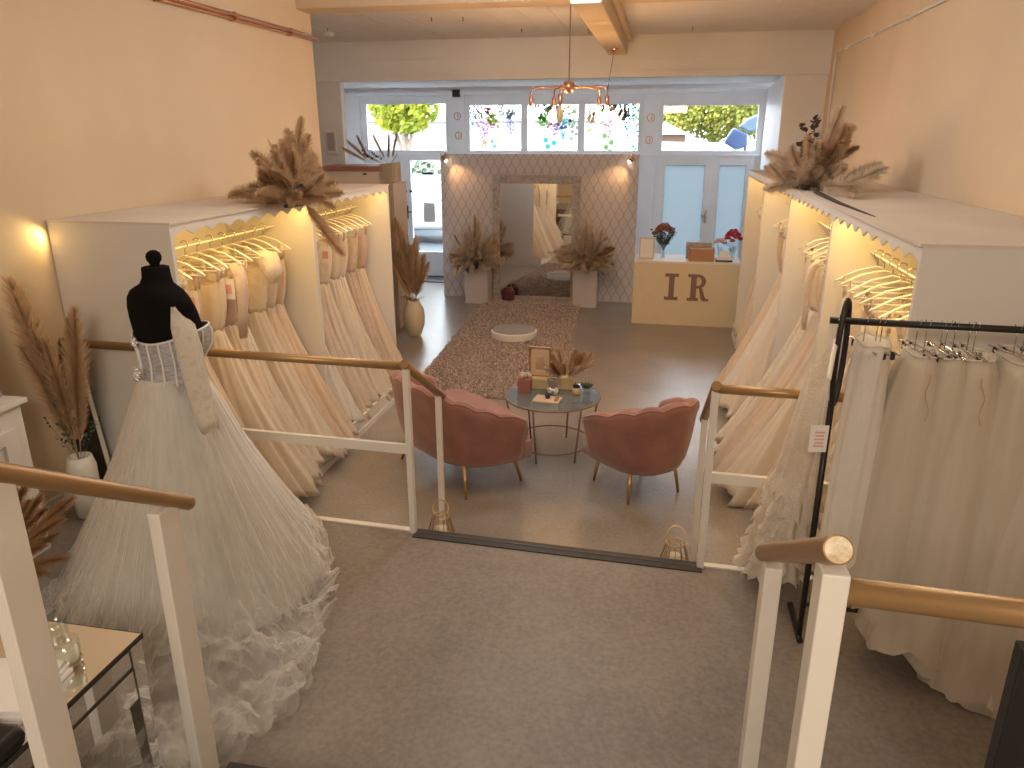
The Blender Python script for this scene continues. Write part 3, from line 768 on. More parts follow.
# lace sleeve hanging on the near right shoulder
b = BM(); pts = [(.150, -.045, 1.345), (.185, -.04, 1.28), (.205, -.04, 1.18), (.225, -.045, 1.08), (.25, -.05, .98), (.275, -.055, .90), (.288, -.055, .86)]
rg = []
for i, p in enumerate(pts):
    s = i / 6; r = [.012, .050, .060, .054, .05, .047, .042][i]
    rg.append([(p[0] + r * .55 * cos(a) * (1 + .07 * sin(5 * a + i)), p[1] + r * sin(a) * (1 + .06 * cos(4 * a + 2 * i)), p[2] + .012 * cos(3 * a) * (i in (0, 6))) for a in [2 * PI * k / 28 for k in range(28)]])
loft(b, rg, True, True, False); obj('sleeve', b, 'sleeve', gw, smooth=True, solid=.002, label='long lace sleeve')
# skirts ---- world-space hem outline around the form
rotm = Matrix.Rotation(math.radians(45), 3, 'Z')
def toloc(x, y): v = rotm @ Vector((x - MX, y - MY, 0)); return v.x, v.y
hem = [(-1.52, 2.98), (-1.45, 2.84), (-1.37, 2.62), (-1.31, 2.45), (-1.24, 2.25), (-1.21, 2.02), (-1.33, 1.76), (-1.62, 1.62), (-1.95, 1.68), (-2.25, 1.85), (-2.50, 2.12), (-2.62, 2.45), (-2.52, 2.82), (-2.30, 3.10), (-2.0, 3.24), (-1.68, 3.20)]
hp = []
for (x, y) in hem: hp.append((math.atan2(y - MY, x - MX), math.hypot(x - MX, y - MY)))
hp.sort()
def hemR(a):
    a = (a + PI) % (2 * PI) - PI
    q = [(hp[-1][0] - 2 * PI, hp[-1][1])] + hp + [(hp[0][0] + 2 * PI, hp[0][1])]
    for i in range(len(q) - 1):
        if q[i][0] <= a <= q[i + 1][0]:
            s = (a - q[i][0]) / (q[i + 1][0] - q[i][0]); s = s * s * (3 - 2 * s); return lerp(q[i][1], q[i + 1][1], s)
    return .5
def skirt(nm, fabric, seg, K, coneR, amp, folds, train, ph, off=0, label=None, zlow=.012, crumple=0.0):
    rings = []
    for k in range(K + 1):
        s = k / K; ring = []
        for j in range(seg):
            aw = 2 * PI * j / seg
            al = aw - MR      # world angle -> local angle
            Rh = hemR(aw) if train else min(hemR(aw), coneR)
            Rh = max(Rh, coneR * .9) if not train else Rh
            s1 = .80
            cr = min(coneR, Rh)
            if s < s1 or not train:
                q = s / (s1 if train else 1)
                r = lerp(.118 + off, cr, q ** 1.13) + .006 * sin(PI * min(1, q * 3)) ; z = lerp(1.035, .10 if train else zlow + .01, q)
            else:
                q = (s - s1) / (1 - s1); r = lerp(cr, Rh, q); z = lerp(.10, zlow, min(1, q * 1.8)); z = .10 + (zlow - .10) * (1 - (1 - min(1, q * 1.4)) ** 2)
            f = 1 + amp * (s ** .7) * (cos(folds * aw + ph + .7 * sin(2.2 * s + ph)) * .55 + cos((folds * 1.7) // 1 * aw + 2 * ph) * .3 + .35 * noise.noise(Vector((cos(aw) * 4, sin(aw) * 4, s * 1.2 + ph))))
            r *= f
            if crumple > 0 and s > .6:
                q = (s - .6) / .4
                nz = noise.noise(Vector((r * cos(aw) * 7, r * sin(aw) * 7, ph))) + .6 * noise.noise(Vector((r * cos(aw) * 19, r * sin(aw) * 19, ph))) + .35 * noise.noise(Vector((r * cos(aw) * 41, r * sin(aw) * 41, ph)))
                z += crumple * max(0, nz + .25) * q; r += crumple * .6 * nz * q
            z = max(z, zlow)
            ring.append((r * cos(al), r * sin(al), z))
        rings.append(ring)
    b = BM(); loft(b, rings, True, False, False); return obj(nm, b, fabric, gw, smooth=True, label=label)
# note: local frame is rotated -45 deg, so local angle = world angle + 45 deg
skirt('underskirt', 'underskirt', 240, 30, .54, .030, 26, False, .6)
skirt('tulle_layer', 'tulle_dense', 280, 44, .56, .036, 31, False, 1.9, .004, zlow=.02)
sk = skirt('tulle_train', 'tulle', 420, 110, .59, .045, 37, True, 3.1, .008, crumple=.09, label='see-through tulle train')
sk3 = skirt('tulle_train', 'tulle', 400, 100, .57, .05, 33, True, 7.7, .016, crumple=.11, label='see-through tulle train')
sk2 = skirt('tulle_train', 'tulle', 400, 100, .58, .05, 29, True, 4.4, .012, crumple=.15, label='see-through tulle train')
b = BM()
for q in range(110):
    a = rnd(-2.4, .5); s = rnd(.1, 1); r = lerp(.15, hemR(a) * .97, s); cr = .60
    z = lerp(1.0, .10, min(1, r / cr)) if r < cr else .05
    al = a - MR; p = Vector((r * cos(al) * 1.03, r * sin(al) * 1.03, z + .03)); sphere(b, p, .0018, 5, 4)
o = obj('beads', b, 'bead', gw); o['kind'] = 'stuff'

# ================================================================== CLOTHES RACK
def rk(x, y, z): return (x, y, z)
t = thing('clothes_rack', 'black metal clothes rail holding long tulle skirts, right of the stairs', 'clothes rack', (0, 0, 0))
RYc = 2.80
def ry(x): return RYc - .05 * (x - .66)
b = BM(); tube(b, [(.615, ry(.6), 1.715), (1.66, ry(1.66), 1.715)], .0125, 12); obj('hanging_bar', b, 'black', t, smooth=True)
for x in (.665, 1.58):
    b = BM(); y = ry(x)
    tube(b, [(x, y + .03, ZP + .02), (x, y + .03, 1.40)], .012, 8)
    loop = [(x, y + .03 + .035 * cos(a), 1.60 + .19 * sin(a)) for a in [2 * PI * k / 24 for k in range(24)]]
    loop = [(x + .022 * cos(2 * PI * k / 24), y + .04 * cos(2 * PI * k / 24), 1.595 + .195 * sin(2 * PI * k / 24)) for k in range(24)]
    tube(b, loop, .0105, 8, loop=True); obj('upright', b, 'black', t, smooth=True)
    b = BM(); tube(b, [(x, y + .26, ZP + .014), (x, y + .03, ZP + .014), (x, y + .0, ZP + .014)], .013, 8); obj('foot', b, 'black', t, smooth=True)
b = BM(); tube(b, [(.665, ry(.66) + .05, ZP + .16), (1.58, ry(1.58) + .05, ZP + .16)], .009, 8); obj('lower_bar', b, 'black', t)

def clip_hanger(label):
    h = thing('clip_hanger', label, 'hanger', group='clip hangers on the black rail')
    b = BM(); tube(b, [(0, 0, -.10), (0, 0, -.03)] + [(0, -.017 * cos(a) * 1.0 + .0, .0 + .017 * sin(a)) for a in [PI + PI * k / 6 * 1.2 - PI * 1.0 + PI for k in range(7)]], .0022, 5); obj('hook', b, 'chrome', h, smooth=True)
    b = BM(); tube(b, [(0, -.12, -.10), (0, .12, -.10)], .0035, 6); obj('bar', b, 'chrome', h)
    for y in (-.12, .12):
        c = BM(); cbox(c, (0, y * .7, -.112), (.014, .011, .030)); obj('clip', c, 'dark', h, bevel=.003)
    for y in (-.05,):
        c = BM(); tube(c, [(0.003, y, -.09), (0.012, y, -.12)], .006, 6); obj('clip', c, 'chrome', h)
    return h
ch0 = None
xs_h = [.735, .775, .79, .905, .935, .985, 1.0, 1.025, 1.07, 1.09, 1.215, 1.24, 1.285, 1.40, 1.50]
for i, x in enumerate(xs_h):
    lb = 'chrome clip hanger on the black rail, %s from the left' % (['first', 'second', 'third', 'fourth', 'fifth', 'sixth', 'seventh', 'eighth', 'ninth', 'tenth', 'eleventh', 'twelfth', 'thirteenth', 'fourteenth', 'fifteenth'][i])
    if ch0 is None: ch0 = h = clip_hanger(lb)
    else: h = dup(ch0, label=lb)
    h.location = (x, ry(x), 1.73); h.rotation_euler = (0, 0, rnd(-.2, .2) + math.radians(12))
def hung_skirt(x, label, w, wy, flare, zbot, fabric, seed, ylow=0.0, xlow=0.0, seg=60, layers=1, ztop=1.62, amp=.16, name='tulle_skirt', nl='skirt'):
    t = thing(name, label, nl, (x, ry(x), 0), group='skirts on the black rail')
    for L_ in range(layers):
        rings = []; K = 26; rr = random.Random(seed + L_); ph = rr.uniform(0, 6); n = 8 + L_ * 3
        for k in range(K + 1):
            s = k / K; z = lerp(ztop, zbot, s); g = s ** .62
            rx = lerp(w, flare, g) * (1 - .07 * L_) ; r_y = lerp(wy, flare * .75, g) * (1 - .07 * L_)
            ring = []
            for j in range(seg):
                a = 2 * PI * j / seg; f = 1 + (amp * (.5 + .5 * s)) * ridge(a + .2 * sin(2 * s + ph), n, ph)
                ring.append((xlow * s ** 1.5 + rx * cos(a) * f, ylow * s ** 1.5 + r_y * sin(a) * f, max(z + .03 * s * s * sin(5 * a + ph) + (.006 * cos(4 * a) if k == 0 else 0), ZP + .006)))
            rings.append(ring)
        b = BM(); loft(b, rings, True, True, False); obj('layer' if L_ else 'skirt_cloth', b, fabric if L_ == 0 else 'g_ivory', t, smooth=True)
    if seed in (1, 23, 34):
        b = BM(); tube(b, [(.007 * sin(q * .8 + seed), -wy - .02 - .004 * q, 1.57 - .014 * q) for q in range(12)], .0014, 4); obj('loose_thread', b, 'stem', t)
    b = BM(); tube(b, [(w * cos(a) * 1.02, wy * sin(a) * 1.02, ztop + .004 + .004 * cos(4 * a)) for a in [2 * PI * k / 30 for k in range(30)]], .0035, 6, loop=True); obj('waistband', b, 'g_ivory', t, smooth=True)
    return t
hung_skirt(.925, 'pale tulle skirt, second skirt from the left on the black rail', .05, .10, .20, .62, 'tulle_grey', 1, xlow=.02, layers=2, amp=.07)
hung_skirt(1.01, 'full greyish tulle skirt, third skirt from the left on the black rail', .05, .11, .21, .58, 'tulle_grey', 12, xlow=.02, layers=2, amp=.07)
hung_skirt(1.09, 'wide ivory tulle skirt, fourth from the left on the black rail', .06, .11, .23, .48, 'tulle_grey', 23, ylow=-.03, layers=2, amp=.06)
hung_skirt(1.235, 'smooth ivory tulle skirt, fifth from the left on the black rail', .06, .12, .24, .42, 'tulle_grey', 34, ylow=-.03, layers=2, amp=.07)
hung_skirt(1.34, 'ivory skirt trailing on the floor, sixth from the left on the black rail', .06, .12, .25, .35, 'tulle_grey', 45, ylow=-.10, layers=2, amp=.07)
hung_skirt(1.47, 'yellowish skirt at the far right edge on the black rail', .06, .11, .20, .38, 'g_champ', 46, ylow=-.03)
# plain fabric length next to the rack upright
hung_skirt(.765, 'narrow plain ivory skirt hanging nearest the left end of the black rail', .055, .10, .085, .80, 'g_white', 52, ylow=-.04, seg=48, amp=.10, ztop=1.645)
# lace gown on the left end
t = thing('wedding_gown', 'ivory lace gown with thin straps hanging at the left end of the black rail', 'gown', (.655, 2.90, 0), group=None)
rings = []
for k in range(27):
    s = k / 26; z = lerp(1.50, .42, s); ring = []
    for j in range(56):
        a = 2 * PI * j / 56
        rx = lerp(.055, .125, s ** .9); r_y = lerp(.075, .16, s)
        f = 1 + (.05 + .12 * s) * ridge(a, 8, .7) + (.10 * s ** 4) * sin(17 * a)
        zz = z + (.05 * sin(a * 2) if k == 0 else 0) + .03 * s ** 3 * sin(11 * a)
        ring.append((-.02 - .03 * s + rx * cos(a) * f, .38 * s ** 1.4 + r_y * sin(a) * f, zz))
    rings.append(ring)
b = BM(); loft(b, rings, True, False, False); obj('lace_body', b, 'g_lace', t, smooth=True)
for q in range(6):
    b = BM(); zz = 1.02 - q * .10; rg = []
    for h, fl in ((0, 1.02), (.045, 1.10), (.095, 1.22)):
        ring = []
        for k in range(72):
            a = 2 * PI * k / 72; s = min(1, (1.50 - (zz - h)) / 1.08); f = (1 + (.05 + .12 * s) * ridge(a, 8, .7)) * fl * (1 + (fl - 1) * .45 * sin(13 * a + q * 2))
            ring.append((-.02 - .03 * s + lerp(.055, .125, s) * cos(a) * f, lerp(.075, .16, s) * sin(a) * f + .38 * s ** 1.4, zz - h + .02 * (h > .05) * sin(19 * a + q)))
        rg.append(ring)
    loft(b, rg, True, False, False); obj('ruffle', b, 'g_lace', t, smooth=True)
b = BM(); tube(b, [(-.05, -.05, 1.50), (-.045, -.06, 1.56), (-.02, -.08, 1.62)], .003, 5); tube(b, [(.03, -.03, 1.50), (.02, -.06, 1.57), (.0, -.08, 1.64)], .003, 5); obj('strap', b, 'g_white', t)
h = hanger((.645, 2.80, 1.705), math.radians(75), 'clear plastic hanger carrying the lace gown at the left end of the black rail', None); 
if 'group' in h: del h['group']
t2 = thing('swing_tag', 'white card tag with pink print hanging on the lace gown beside the black rail', 'tag', (.585, 2.60, 1.335))
b = BM(); cbox(b, (0, 0, 0), (.062, .003, .10), .15); obj('card', b, 'paper', t2)
b = BM()
for q in range(5): cbox(b, (.002, -.003, .025 - q * .013), (.034 - .006 * (q % 2), .002, .006), .15)
obj('print', b, 'pinktag', t2, label='pink print')
b = BM(); tube(b, [(0, 0, .05), (.02, .06, .16), (.04, .16, .26)], .0015, 4); obj('string', b, 'bone', t2)
# ================================================================== PAMPAS
def plume_mesh(name, seed, nst, w, sl, droop, start=.22, spread=.95):
    r = random.Random(seed); vs = []; fs = []
    def ax(t): return Vector((droop * t * t, 0, t))
    # stem
    seg = 4; m = 8; base = 0
    for i in range(m + 1):
        p = ax(i / m * .97); rad = .0045 * (1 - .6 * i / m)
        for k in range(seg): vs.append((p.x + rad * cos(2 * PI * k / seg), rad * sin(2 * PI * k / seg), p.z))
    for i in range(m):
        for k in range(seg):
            a = i * seg + k; c = i * seg + (k + 1) % seg; fs.append((a, c, c + seg, a + seg))
    for q in range(nst):
        t = start + (1 - start) * (q + r.random()) / nst
        u = (t - start) / (1 - start)
        env = (sin(PI * min(1, u * .82 + .12)) ** .7)
        L = sl * env * r.uniform(.6, 1.15)
        az = r.uniform(0, 2 * PI); tilt = r.uniform(.25, spread) * (1 - .35 * u)
        d = Vector((sin(tilt) * cos(az) + droop * 2 * t * .6, sin(tilt) * sin(az), cos(tilt))).normalized()
        p0 = ax(t); side = d.cross(Vector((cos(az + 1), sin(az + 1), .3))).normalized() * w * .5
        d2 = (d + Vector((cos(az) * .35 + droop * .3, sin(az) * .35, -.25))).normalized()
        p1 = p0 + d * L * .55; p2 = p1 + d2 * L * .45
        i0 = len(vs)
        for p in (p0 - side * .5, p0 + side * .5, p1 + side, p1 - side, p2): vs.append(tuple(p))
        fs.append((i0, i0 + 1, i0 + 2, i0 + 3)); fs.append((i0 + 3, i0 + 2, i0 + 4))
    me = bpy.data.meshes.new(name); me.from_pydata(vs, [], fs); me.update(); return me
PL = {}
for mname in ('pampas', 'pampas_pale', 'pampas_rust'):
    lst = []
    for k in range(4):
        me = plume_mesh('plume_%s_%d' % (mname, k), k + 3, 900, .009, .26, (.05, .14, .22, .30)[k]); me.materials.append(M[mname]); lst.append(me)
    PL[mname] = lst
thin = []
for k in range(3):
    me = plume_mesh('thin_plume_%d' % k, k + 31, 420, .006, .11, (.03, .08, .14)[k], .3, .4); me.materials.append(M['pampas']); thin.append(me)
PL['thin'] = thin
def leafy_mesh(seed, n, size, droop=.15, m='darkleaf'):
    r = random.Random(seed); b = BM(); tube(b, [(droop * (i / 5) ** 2, 0, i / 5) for i in range(6)], .004, 4)
    for q in range(n):
        t = .3 + .7 * (q + .5) / n; p = Vector((droop * t * t, 0, t)); az = r.uniform(0, 6.28); s = size * r.uniform(.7, 1.2)
        d = Vector((cos(az), sin(az), r.uniform(.1, .8))).normalized(); sd = d.cross(Vector((0, 0, 1))).normalized()
        vs = [b.verts.new(p + d * s * u + sd * s * v) for u, v in ((.1, 0), (.5, .38), (.95, .25), (1.15, 0), (.95, -.25), (.5, -.38))]; b.faces.new(vs)
    me = bpy.data.meshes.new('sprig'); b.to_mesh(me); b.free(); me.materials.append(M[m]); return me
SP = {'dark': [leafy_mesh(k, 34, .095) for k in range(3)], 'green': [leafy_mesh(k + 9, 18, .08, .1, 'greenleaf') for k in range(2)]}
def aim(o, d, roll):
    d = Vector(d).normalized(); q = d.to_track_quat('Z', 'Y'); o.rotation_mode = 'QUATERNION'
    from mathutils import Quaternion
    o.rotation_quaternion = q @ Quaternion((0, 0, 1), roll)
def put(parent, me, name, d, L, p=(0, 0, 0), roll=None, thick=1.0):
    o = bpy.data.objects.new(name, me); C.objects.link(o); o.parent = parent; o.location = p
    aim(o, d, rnd(0, 6.28) if roll is None else roll); o.scale = (L * thick, L * thick, L); return o
def bunch(t, kind, n, dirf, Lr, thick=1.0, p=(0, 0, 0), jit=.02, nm='plume'):
    for i in range(n):
        d, k = dirf(i, n)
        put(t, R.choice(PL[kind] if kind in PL else SP[kind]), nm, d, rnd(*Lr) * k, (p[0] + rnd(-jit, jit), p[1] + rnd(-jit, jit), p[2] + rnd(-jit, jit) * .5), thick=thick)

# on the left wardrobe: a fan spilling over the front edge
t = thing('pampas_arrangement', 'large brown pampas fan on the left wardrobe with one plume drooping over its front', 'dried flowers', (-2.50, 4.88, ZW + .05))
def fan(i, n):
    a = PI * (i + .5) / n; return (rnd(-.1, .5), -cos(a) * 1.15, sin(a) * .95 + .12), 1 + .05 * sin(a)
bunch(t, 'pampas', 34, fan, (.28, .38), 1.1, jit=.05)
bunch(t, 'thin', 14, fan, (.32, .42), 1.0)
def low(i, n):
    a = 2 * PI * i / n; return (cos(a) * .7 + .25, sin(a) * .95, .12), 1
bunch(t, 'pampas', 20, low, (.28, .38), 1.1, jit=.05)
bunch(t, 'pampas', 10, lambda i, n: ((.9, -1 + .22 * i, .15 - .03 * (i % 4)), 1), (.24, .32), 1.2, jit=.04)
put(t, PL['pampas'][0], 'plume', (.20, .10, 1), .50, thick=.6); put(t, PL['pampas'][1], 'plume', (.1, .35, 1), .42)
for d, L in (((.55, -.05, -.75), .48), ((.5, .12, -.7), .36)): put(t, PL['pampas'][0], 'plume', d, L, (.06, 0, 0), thick=.7)
put(t, PL['pampas'][0], 'plume', (.1, 1, .05), .52); put(t, PL['pampas'][1], 'plume', (.2, -1, .0), .50)
bunch(t, 'dark', 7, low, (.22, .30), 1, nm='leaf_sprig')
b = BM(); cbox(b, (-.02, 0, -.045), (.16, .22, .06)); obj('foam_base', b, 'darkleaf', t, bevel=.01)

# on the right wardrobe
t = thing('pampas_arrangement', 'trailing pampas with dark eucalyptus on top of the right wardrobe', 'dried flowers', (1.07, 6.0, 1.955 + .045))
def fr(i, n): return (rnd(-.35, .35), rnd(-1, 1.1), rnd(.05, .5)), 1
bunch(t, 'pampas_pale', 22, fr, (.26, .40), 1.15, jit=.14)
bunch(t, 'pampas', 18, fr, (.26, .38), 1.15, jit=.14)
bunch(t, 'pampas_pale', 12, lambda i, n: ((-.45, rnd(-1, 1), rnd(-.35, .4)), 1), (.22, .34), 1.2, (-.03, 0, .02), .16)
bunch(t, 'pampas', 6, lambda i, n: ((rnd(.1, .45), -.75 + .12 * i, .95), 1), (.36, .46), .9)
put(t, PL['pampas_pale'][0], 'plume', (.10, -.62, 1.0), .62, thick=.7); put(t, PL['pampas'][0], 'plume', (.25, -.80, .8), .55)
for k in range(5): put(t, PL['pampas_pale'][k % 4], 'plume', (-.15, 1, .04 + .05 * k), rnd(.5, .75), (0, .1, 0), thick=.7)
for k in range(4): put(t, PL['pampas_pale'][k % 4], 'plume', (.12 + .08 * k, -1, .03), rnd(.5, .75), (0, -.2, 0), thick=.7)
for d in ((-.05, .25, .62), (-.1, -.25, .75), (-.2, .7, .6), (-.12, .5, .42), (.0, .0, .8)): put(t, SP['dark'][0], 'leaf_sprig', d, .46)
b = BM(); tube(b, [(-.06, -.5, -.02), (-.07, -1.3, -.028), (-.05, -2.0, -.035)], [.022, .016, .008], 6, flat=.5); obj('stem', b, 'darkleaf', t)  # narrow dark strip lying along the wardrobe top towards the near end
b = BM(); cbox(b, (.0, 0, -.03), (.16, .30, .06)); obj('foam_base', b, 'darkleaf', t, bevel=.01)

# tall arrangement in the left corner
t = thing('pampas_vase', 'tall white vase of brown pampas between the white cabinet and the left wardrobe', 'vase', (-3.03, 3.22, ZP))
b = BM(); lathe(b, [(.055, 0), (.065, .01), (.075, .15), (.075, .30), (.06, .36), (.05, .36), (.045, .30)], 24, cap1=True); obj('vase_body', b, 'whitevase', t, smooth=True)
for d, L in (((-.07, -.10, 1), 1.02), ((.0, -.12, 1), .78), ((-.04, -.16, 1), .96), ((.06, -.14, 1), .74), ((.13, .02, 1), .86), ((.17, -.03, 1), .80), ((.10, .05, 1), .74), ((-.02, -.2, 1), .72), ((.14, .05, 1), .62), ((.03, -.1, 1), .62)):
    put(t, R.choice(PL['pampas'][:2]), 'plume', d, L, (0, 0, .30), thick=.46)
bunch(t, 'green', 6, lambda i, n: ((cos(i) * .5, sin(i) * .5, 1), 1), (.22, .3), 1, (0, 0, .34), nm='leaf_sprig')
# low rust bunch near the stair rail
t = thing('grass_vase', 'low pot of rust brown grasses on the floor behind the left stair handrail', 'vase', (-2.84, 2.30, ZP))
b = BM(); lathe(b, [(.06, 0), (.08, .08), (.07, .16), (.055, .20)], 20); obj('vase_body', b, 'dark', t, smooth=True)
for i in range(15): put(t, R.choice(PL['pampas_rust'][:3]), 'plume', (rnd(.1, .85), rnd(-.1, .75), rnd(.3, 1)), rnd(.36, .54), (0, 0, .16), thick=.5)
for i in range(3): put(t, R.choice(PL['pampas_pale'][:2]), 'plume', (rnd(-.1, .05), rnd(.1, .4), 1), rnd(.5, .62), (0, 0, .16), thick=.55)
put(t, SP['green'][0], 'leaf_sprig', (.85, -.15, .1), .36, (0, 0, .12))

# cream vase by the shopfront
t = thing('pampas_vase', 'cream rounded vase of tall pampas standing on the floor left of the papered screen', 'vase', (-2.91, 8.58, 0))
b = BM(); lathe(b, [(.065, 0), (.085, .02), (.125, .14), (.135, .24), (.125, .33), (.085, .41), (.075, .44), (.068, .44), (.07, .40)], 32); obj('vase_body', b, 'vase', t, smooth=True)
for d, L in (((-.12, 0, 1), 1.02), ((.06, 0, 1), .80), ((.26, 0, 1), .62), ((-.28, .1, 1), .66), ((-.05, .1, 1), .85), ((.16, -.1, 1), .70), ((-.2, -.1, 1), .78), ((.34, .05, 1), .55), ((-.02, -.15, 1), .6), ((.1, .1, 1), .6), ((-.3, -.15, 1), .55), ((.2, .2, 1), .5), ((0, 0, 1), .7)):
    put(t, R.choice(PL['pampas'][:3]), 'plume', d, L, (0, 0, .38), thick=.62)
bunch(t, 'green', 8, lambda i, n: ((cos(i * .8), sin(i * .8), .45), 1), (.13, .17), 1.2, (0, 0, .42), nm='leaf_sprig')

# two domes in front of the screen, on plinths
for nm, x, y, px, kind, lab in (('l', -2.60, 10.62, -2.60, 'dark', 'left'), ('r', -.98, 10.62, -1.02, 'pampas_rust', 'right')):
    t = thing('plinth', 'plain pale plinth under the %s pampas arrangement before the mirror' % lab, 'plinth', (px, 10.66, 0))
    b = BM(); box(b, -.17, -.14, 0, .17, .14, .54); obj('plinth_body', b, 'plinth', t, bevel=.006)
    t = thing('pampas_arrangement', 'round pale pampas arrangement on the plinth to the %s of the tall mirror' % lab, 'dried flowers', (x, y - .06, .60))
    b = BM(); lathe(b, [(.09, -.055), (.11, 0), (.10, .06)], 16); obj('bowl', b, 'vase', t, smooth=True)
    def dome(i, n):
        g = i * 2.399; zz = 1 - 1.5 * (i + .5) / n; q = math.sqrt(max(0, 1 - min(1, zz * zz)))
        return (cos(g) * q * 1.05, sin(g) * q * .8 - .1, zz * .8), 1
    bunch(t, 'pampas_pale', 60, dome, (.28, .40), 1.35, (0, 0, .06), .05)
    bunch(t, 'pampas', 10, dome, (.3, .42), 1.0, (0, 0, .08), .05)
    for d, L in (((-.06, 0, 1), .60), ((.08, 0, 1), .52), ((-.2, 0, 1), .46)): put(t, PL['pampas_pale'][0], 'plume', d, L, (0, 0, .05), thick=.7)
    if nm == 'l':
        for d in ((-.5, -.5, -.25), (-.2, -.6, -.35), (.15, -.6, -.3), (.5, -.5, -.2)): put(t, SP['dark'][1], 'leaf_sprig', d, .38, (0, 0, .1))
    else:
        for d in ((.7, -.4, .5), (.9, -.3, .35), (.6, -.5, .3)): put(t, PL['pampas_rust'][1], 'plume', d, .42, (0, 0, .1), thick=.7)

# ================================================================== SCREEN, MIRROR, DESK
YP = 11.0
t = thing('display_screen', 'freestanding screen covered in ogee patterned wallpaper behind the tall mirror', 'screen', (-1.79, YP, 0))
b = BM(); box(b, -1.435, 0.004, 0, 1.435, .08, 2.09); obj('panel_core', b, 'plinthw', t)
b = BM(); box(b, -1.435, 0, 0.0, 1.435, .004, 2.09); obj('wallpaper', b, 'wallpaper', t)
for i, x in enumerate((-3.14, -.46)):
    t = thing('clip_spotlight', 'small lit spotlight clipped to the top %s corner of the papered screen' % ('left', 'right')[i], 'lamp', (x, YP - .05, 2.02))
    b = BM(); tube(b, [(0, .0, .0), (0, -.02, .03), (.0, .0, .09), (0, .06, .09)], .008, 6); cbox(b, (0, .06, .07), (.03, .05, .05)); obj('clip', b, 'copper', t)
    b = BM(); sg = 1 if i == 0 else -1
    tube(b, [(-sg * .03, -.03, .03), (sg * .02, -.03, -.02)], [.022, .032], 12); obj('lamp_head', b, 'copper', t, smooth=True)
    b = BM(); sphere(b, (sg * .022, -.03, -.022), .022, 10, 8); obj('lamp_bulb', b, 'spotbulb', t, smooth=True)
    L = bpy.data.lights.new('spot', 'SPOT'); L.energy = 13; L.color = (1, .55, .22); L.spot_size = math.radians(80); L.spot_blend = .8; L.shadow_soft_size = .02
    lo = bpy.data.objects.new('spot', L); C.objects.link(lo); lo.parent = t; lo.location = (sg * .02, -.08, -.0)
    lo.rotation_euler = Vector((sg * .5, .16, -.75)).to_track_quat('-Z', 'Y').to_euler()
t = thing('standing_mirror', 'tall mirror in a distressed grey frame leaning against the papered screen', 'mirror', (-1.79, YP - .14, 0))
t.rotation_euler.x = math.radians(-1.2)
b = BM(); W2, H2, fw = .635, 1.80, .10
frame_rects(b, -W2, 0, W2, H2, [(-W2 + fw, fw * .6, W2 - fw, H2 - fw)], -.02, .03); obj('mirror_frame', b, 'mframe', t, bevel=.012)
b = BM(); frame_rects(b, -W2 + fw - .012, fw * .6 - .01, W2 - fw + .012, H2 - fw + .012, [(-W2 + fw + .01, fw * .6 + .01, W2 - fw - .01, H2 - fw - .01)], -.028, .0); obj('frame_moulding', b, 'mframe', t, bevel=.006)
b = BM(); box(b, -W2 + fw, -.004, fw * .6, W2 - fw, .004, H2 - fw); obj('mirror_glass', b, 'mirror', t)
t = thing('lantern', 'small dark red lantern on the floor at the left foot of the tall mirror', 'lantern', (-2.16, YP - .30, 0))
b = BM(); lathe(b, [(.07, 0), (.095, .05), (.095, .17), (.06, .22), (.04, .22)], 12); obj('lantern_body', b, 'lanternred', t)
b = BM(); tube(b, [(-.05, 0, .21), (-.03, 0, .27), (.03, 0, .27), (.05, 0, .21)], .004, 5); obj('handle', b, 'brass', t)

# desk
t = thing('reception_desk', 'cream reception desk with the brown letters IR on its front', 'desk', (.33, 9.72, 0), -.02)
b = BM(); box(b, -.645, 0, 0, .665, .03, .80); box(b, -.645, .03, 0, -.62, .60, .80); box(b, .64, .03, 0, .665, .60, .80); box(b, -.62, .57, 0, .64, .60, .80); obj('body', b, 'counter', t)
b = BM(); box(b, -.65, -.005, .80, .67, .61, .825); obj('desk_top', b, 'plinthw', t, bevel=.003)
def serif_I(bm, x, z, h, y):
    w = h * .5; s = h * .12; st = h * .2
    for pts in ([(x - w / 2, z), (x + w / 2, z), (x + w / 2, z + s), (x - w / 2, z + s)], [(x - w / 2, z + h - s), (x + w / 2, z + h - s), (x + w / 2, z + h), (x - w / 2, z + h)], [(x - st / 2, z + s), (x + st / 2, z + s), (x + st / 2, z + h - s), (x - st / 2, z + h - s)]): prism(bm, pts, 'xz', y - .012, y)
b = BM(); serif_I(b, -.16, .33, .34, 0); obj('letter_i', b, 'letter', t)
b = BM(); x, z, h = .10, .33, .34; y = 0
def pr(pts): prism(b, [(x + p[0], z + p[1]) for p in pts], 'xz', y - .012, y)
pr([(-.06, 0), (.08, 0), (.08, .035), (-.06, .035)]); pr([(-.02, .035), (.05, .035), (.05, .305), (-.02, .305)]); pr([(-.06, .305), (.06, .305), (.06, .34), (-.06, .34)])
N_ = 14
for k in range(N_):
    a0 = PI / 2 - PI * k / N_; a1 = PI / 2 - PI * (k + 1) / N_
    ci, c2 = (.075, .245), .0
    po = lambda a, rx, rz: (.07 + rx * cos(a), .25 + rz * sin(a))
    pr([po(a0, .095, .09), po(a1, .095, .09), po(a1, .04, .055), po(a0, .04, .055)])
pr([(.05, .305), (.07, .305), (.07, .34), (.05, .34)]); pr([(.05, .16), (.075, .16), (.075, .195), (.05, .195)])
pr([(.075, .175), (.125, .165), (.165, .04), (.185, .03), (.19, .0), (.135, .0), (.11, .03), (.085, .15)])
pr([(.17, .0), (.20, .0), (.215, .03), (.20, .035)])
obj('letter_r', b, 'letter', t)
zt = .825
def on_desk(px, py=9.9): return (px, py, zt)
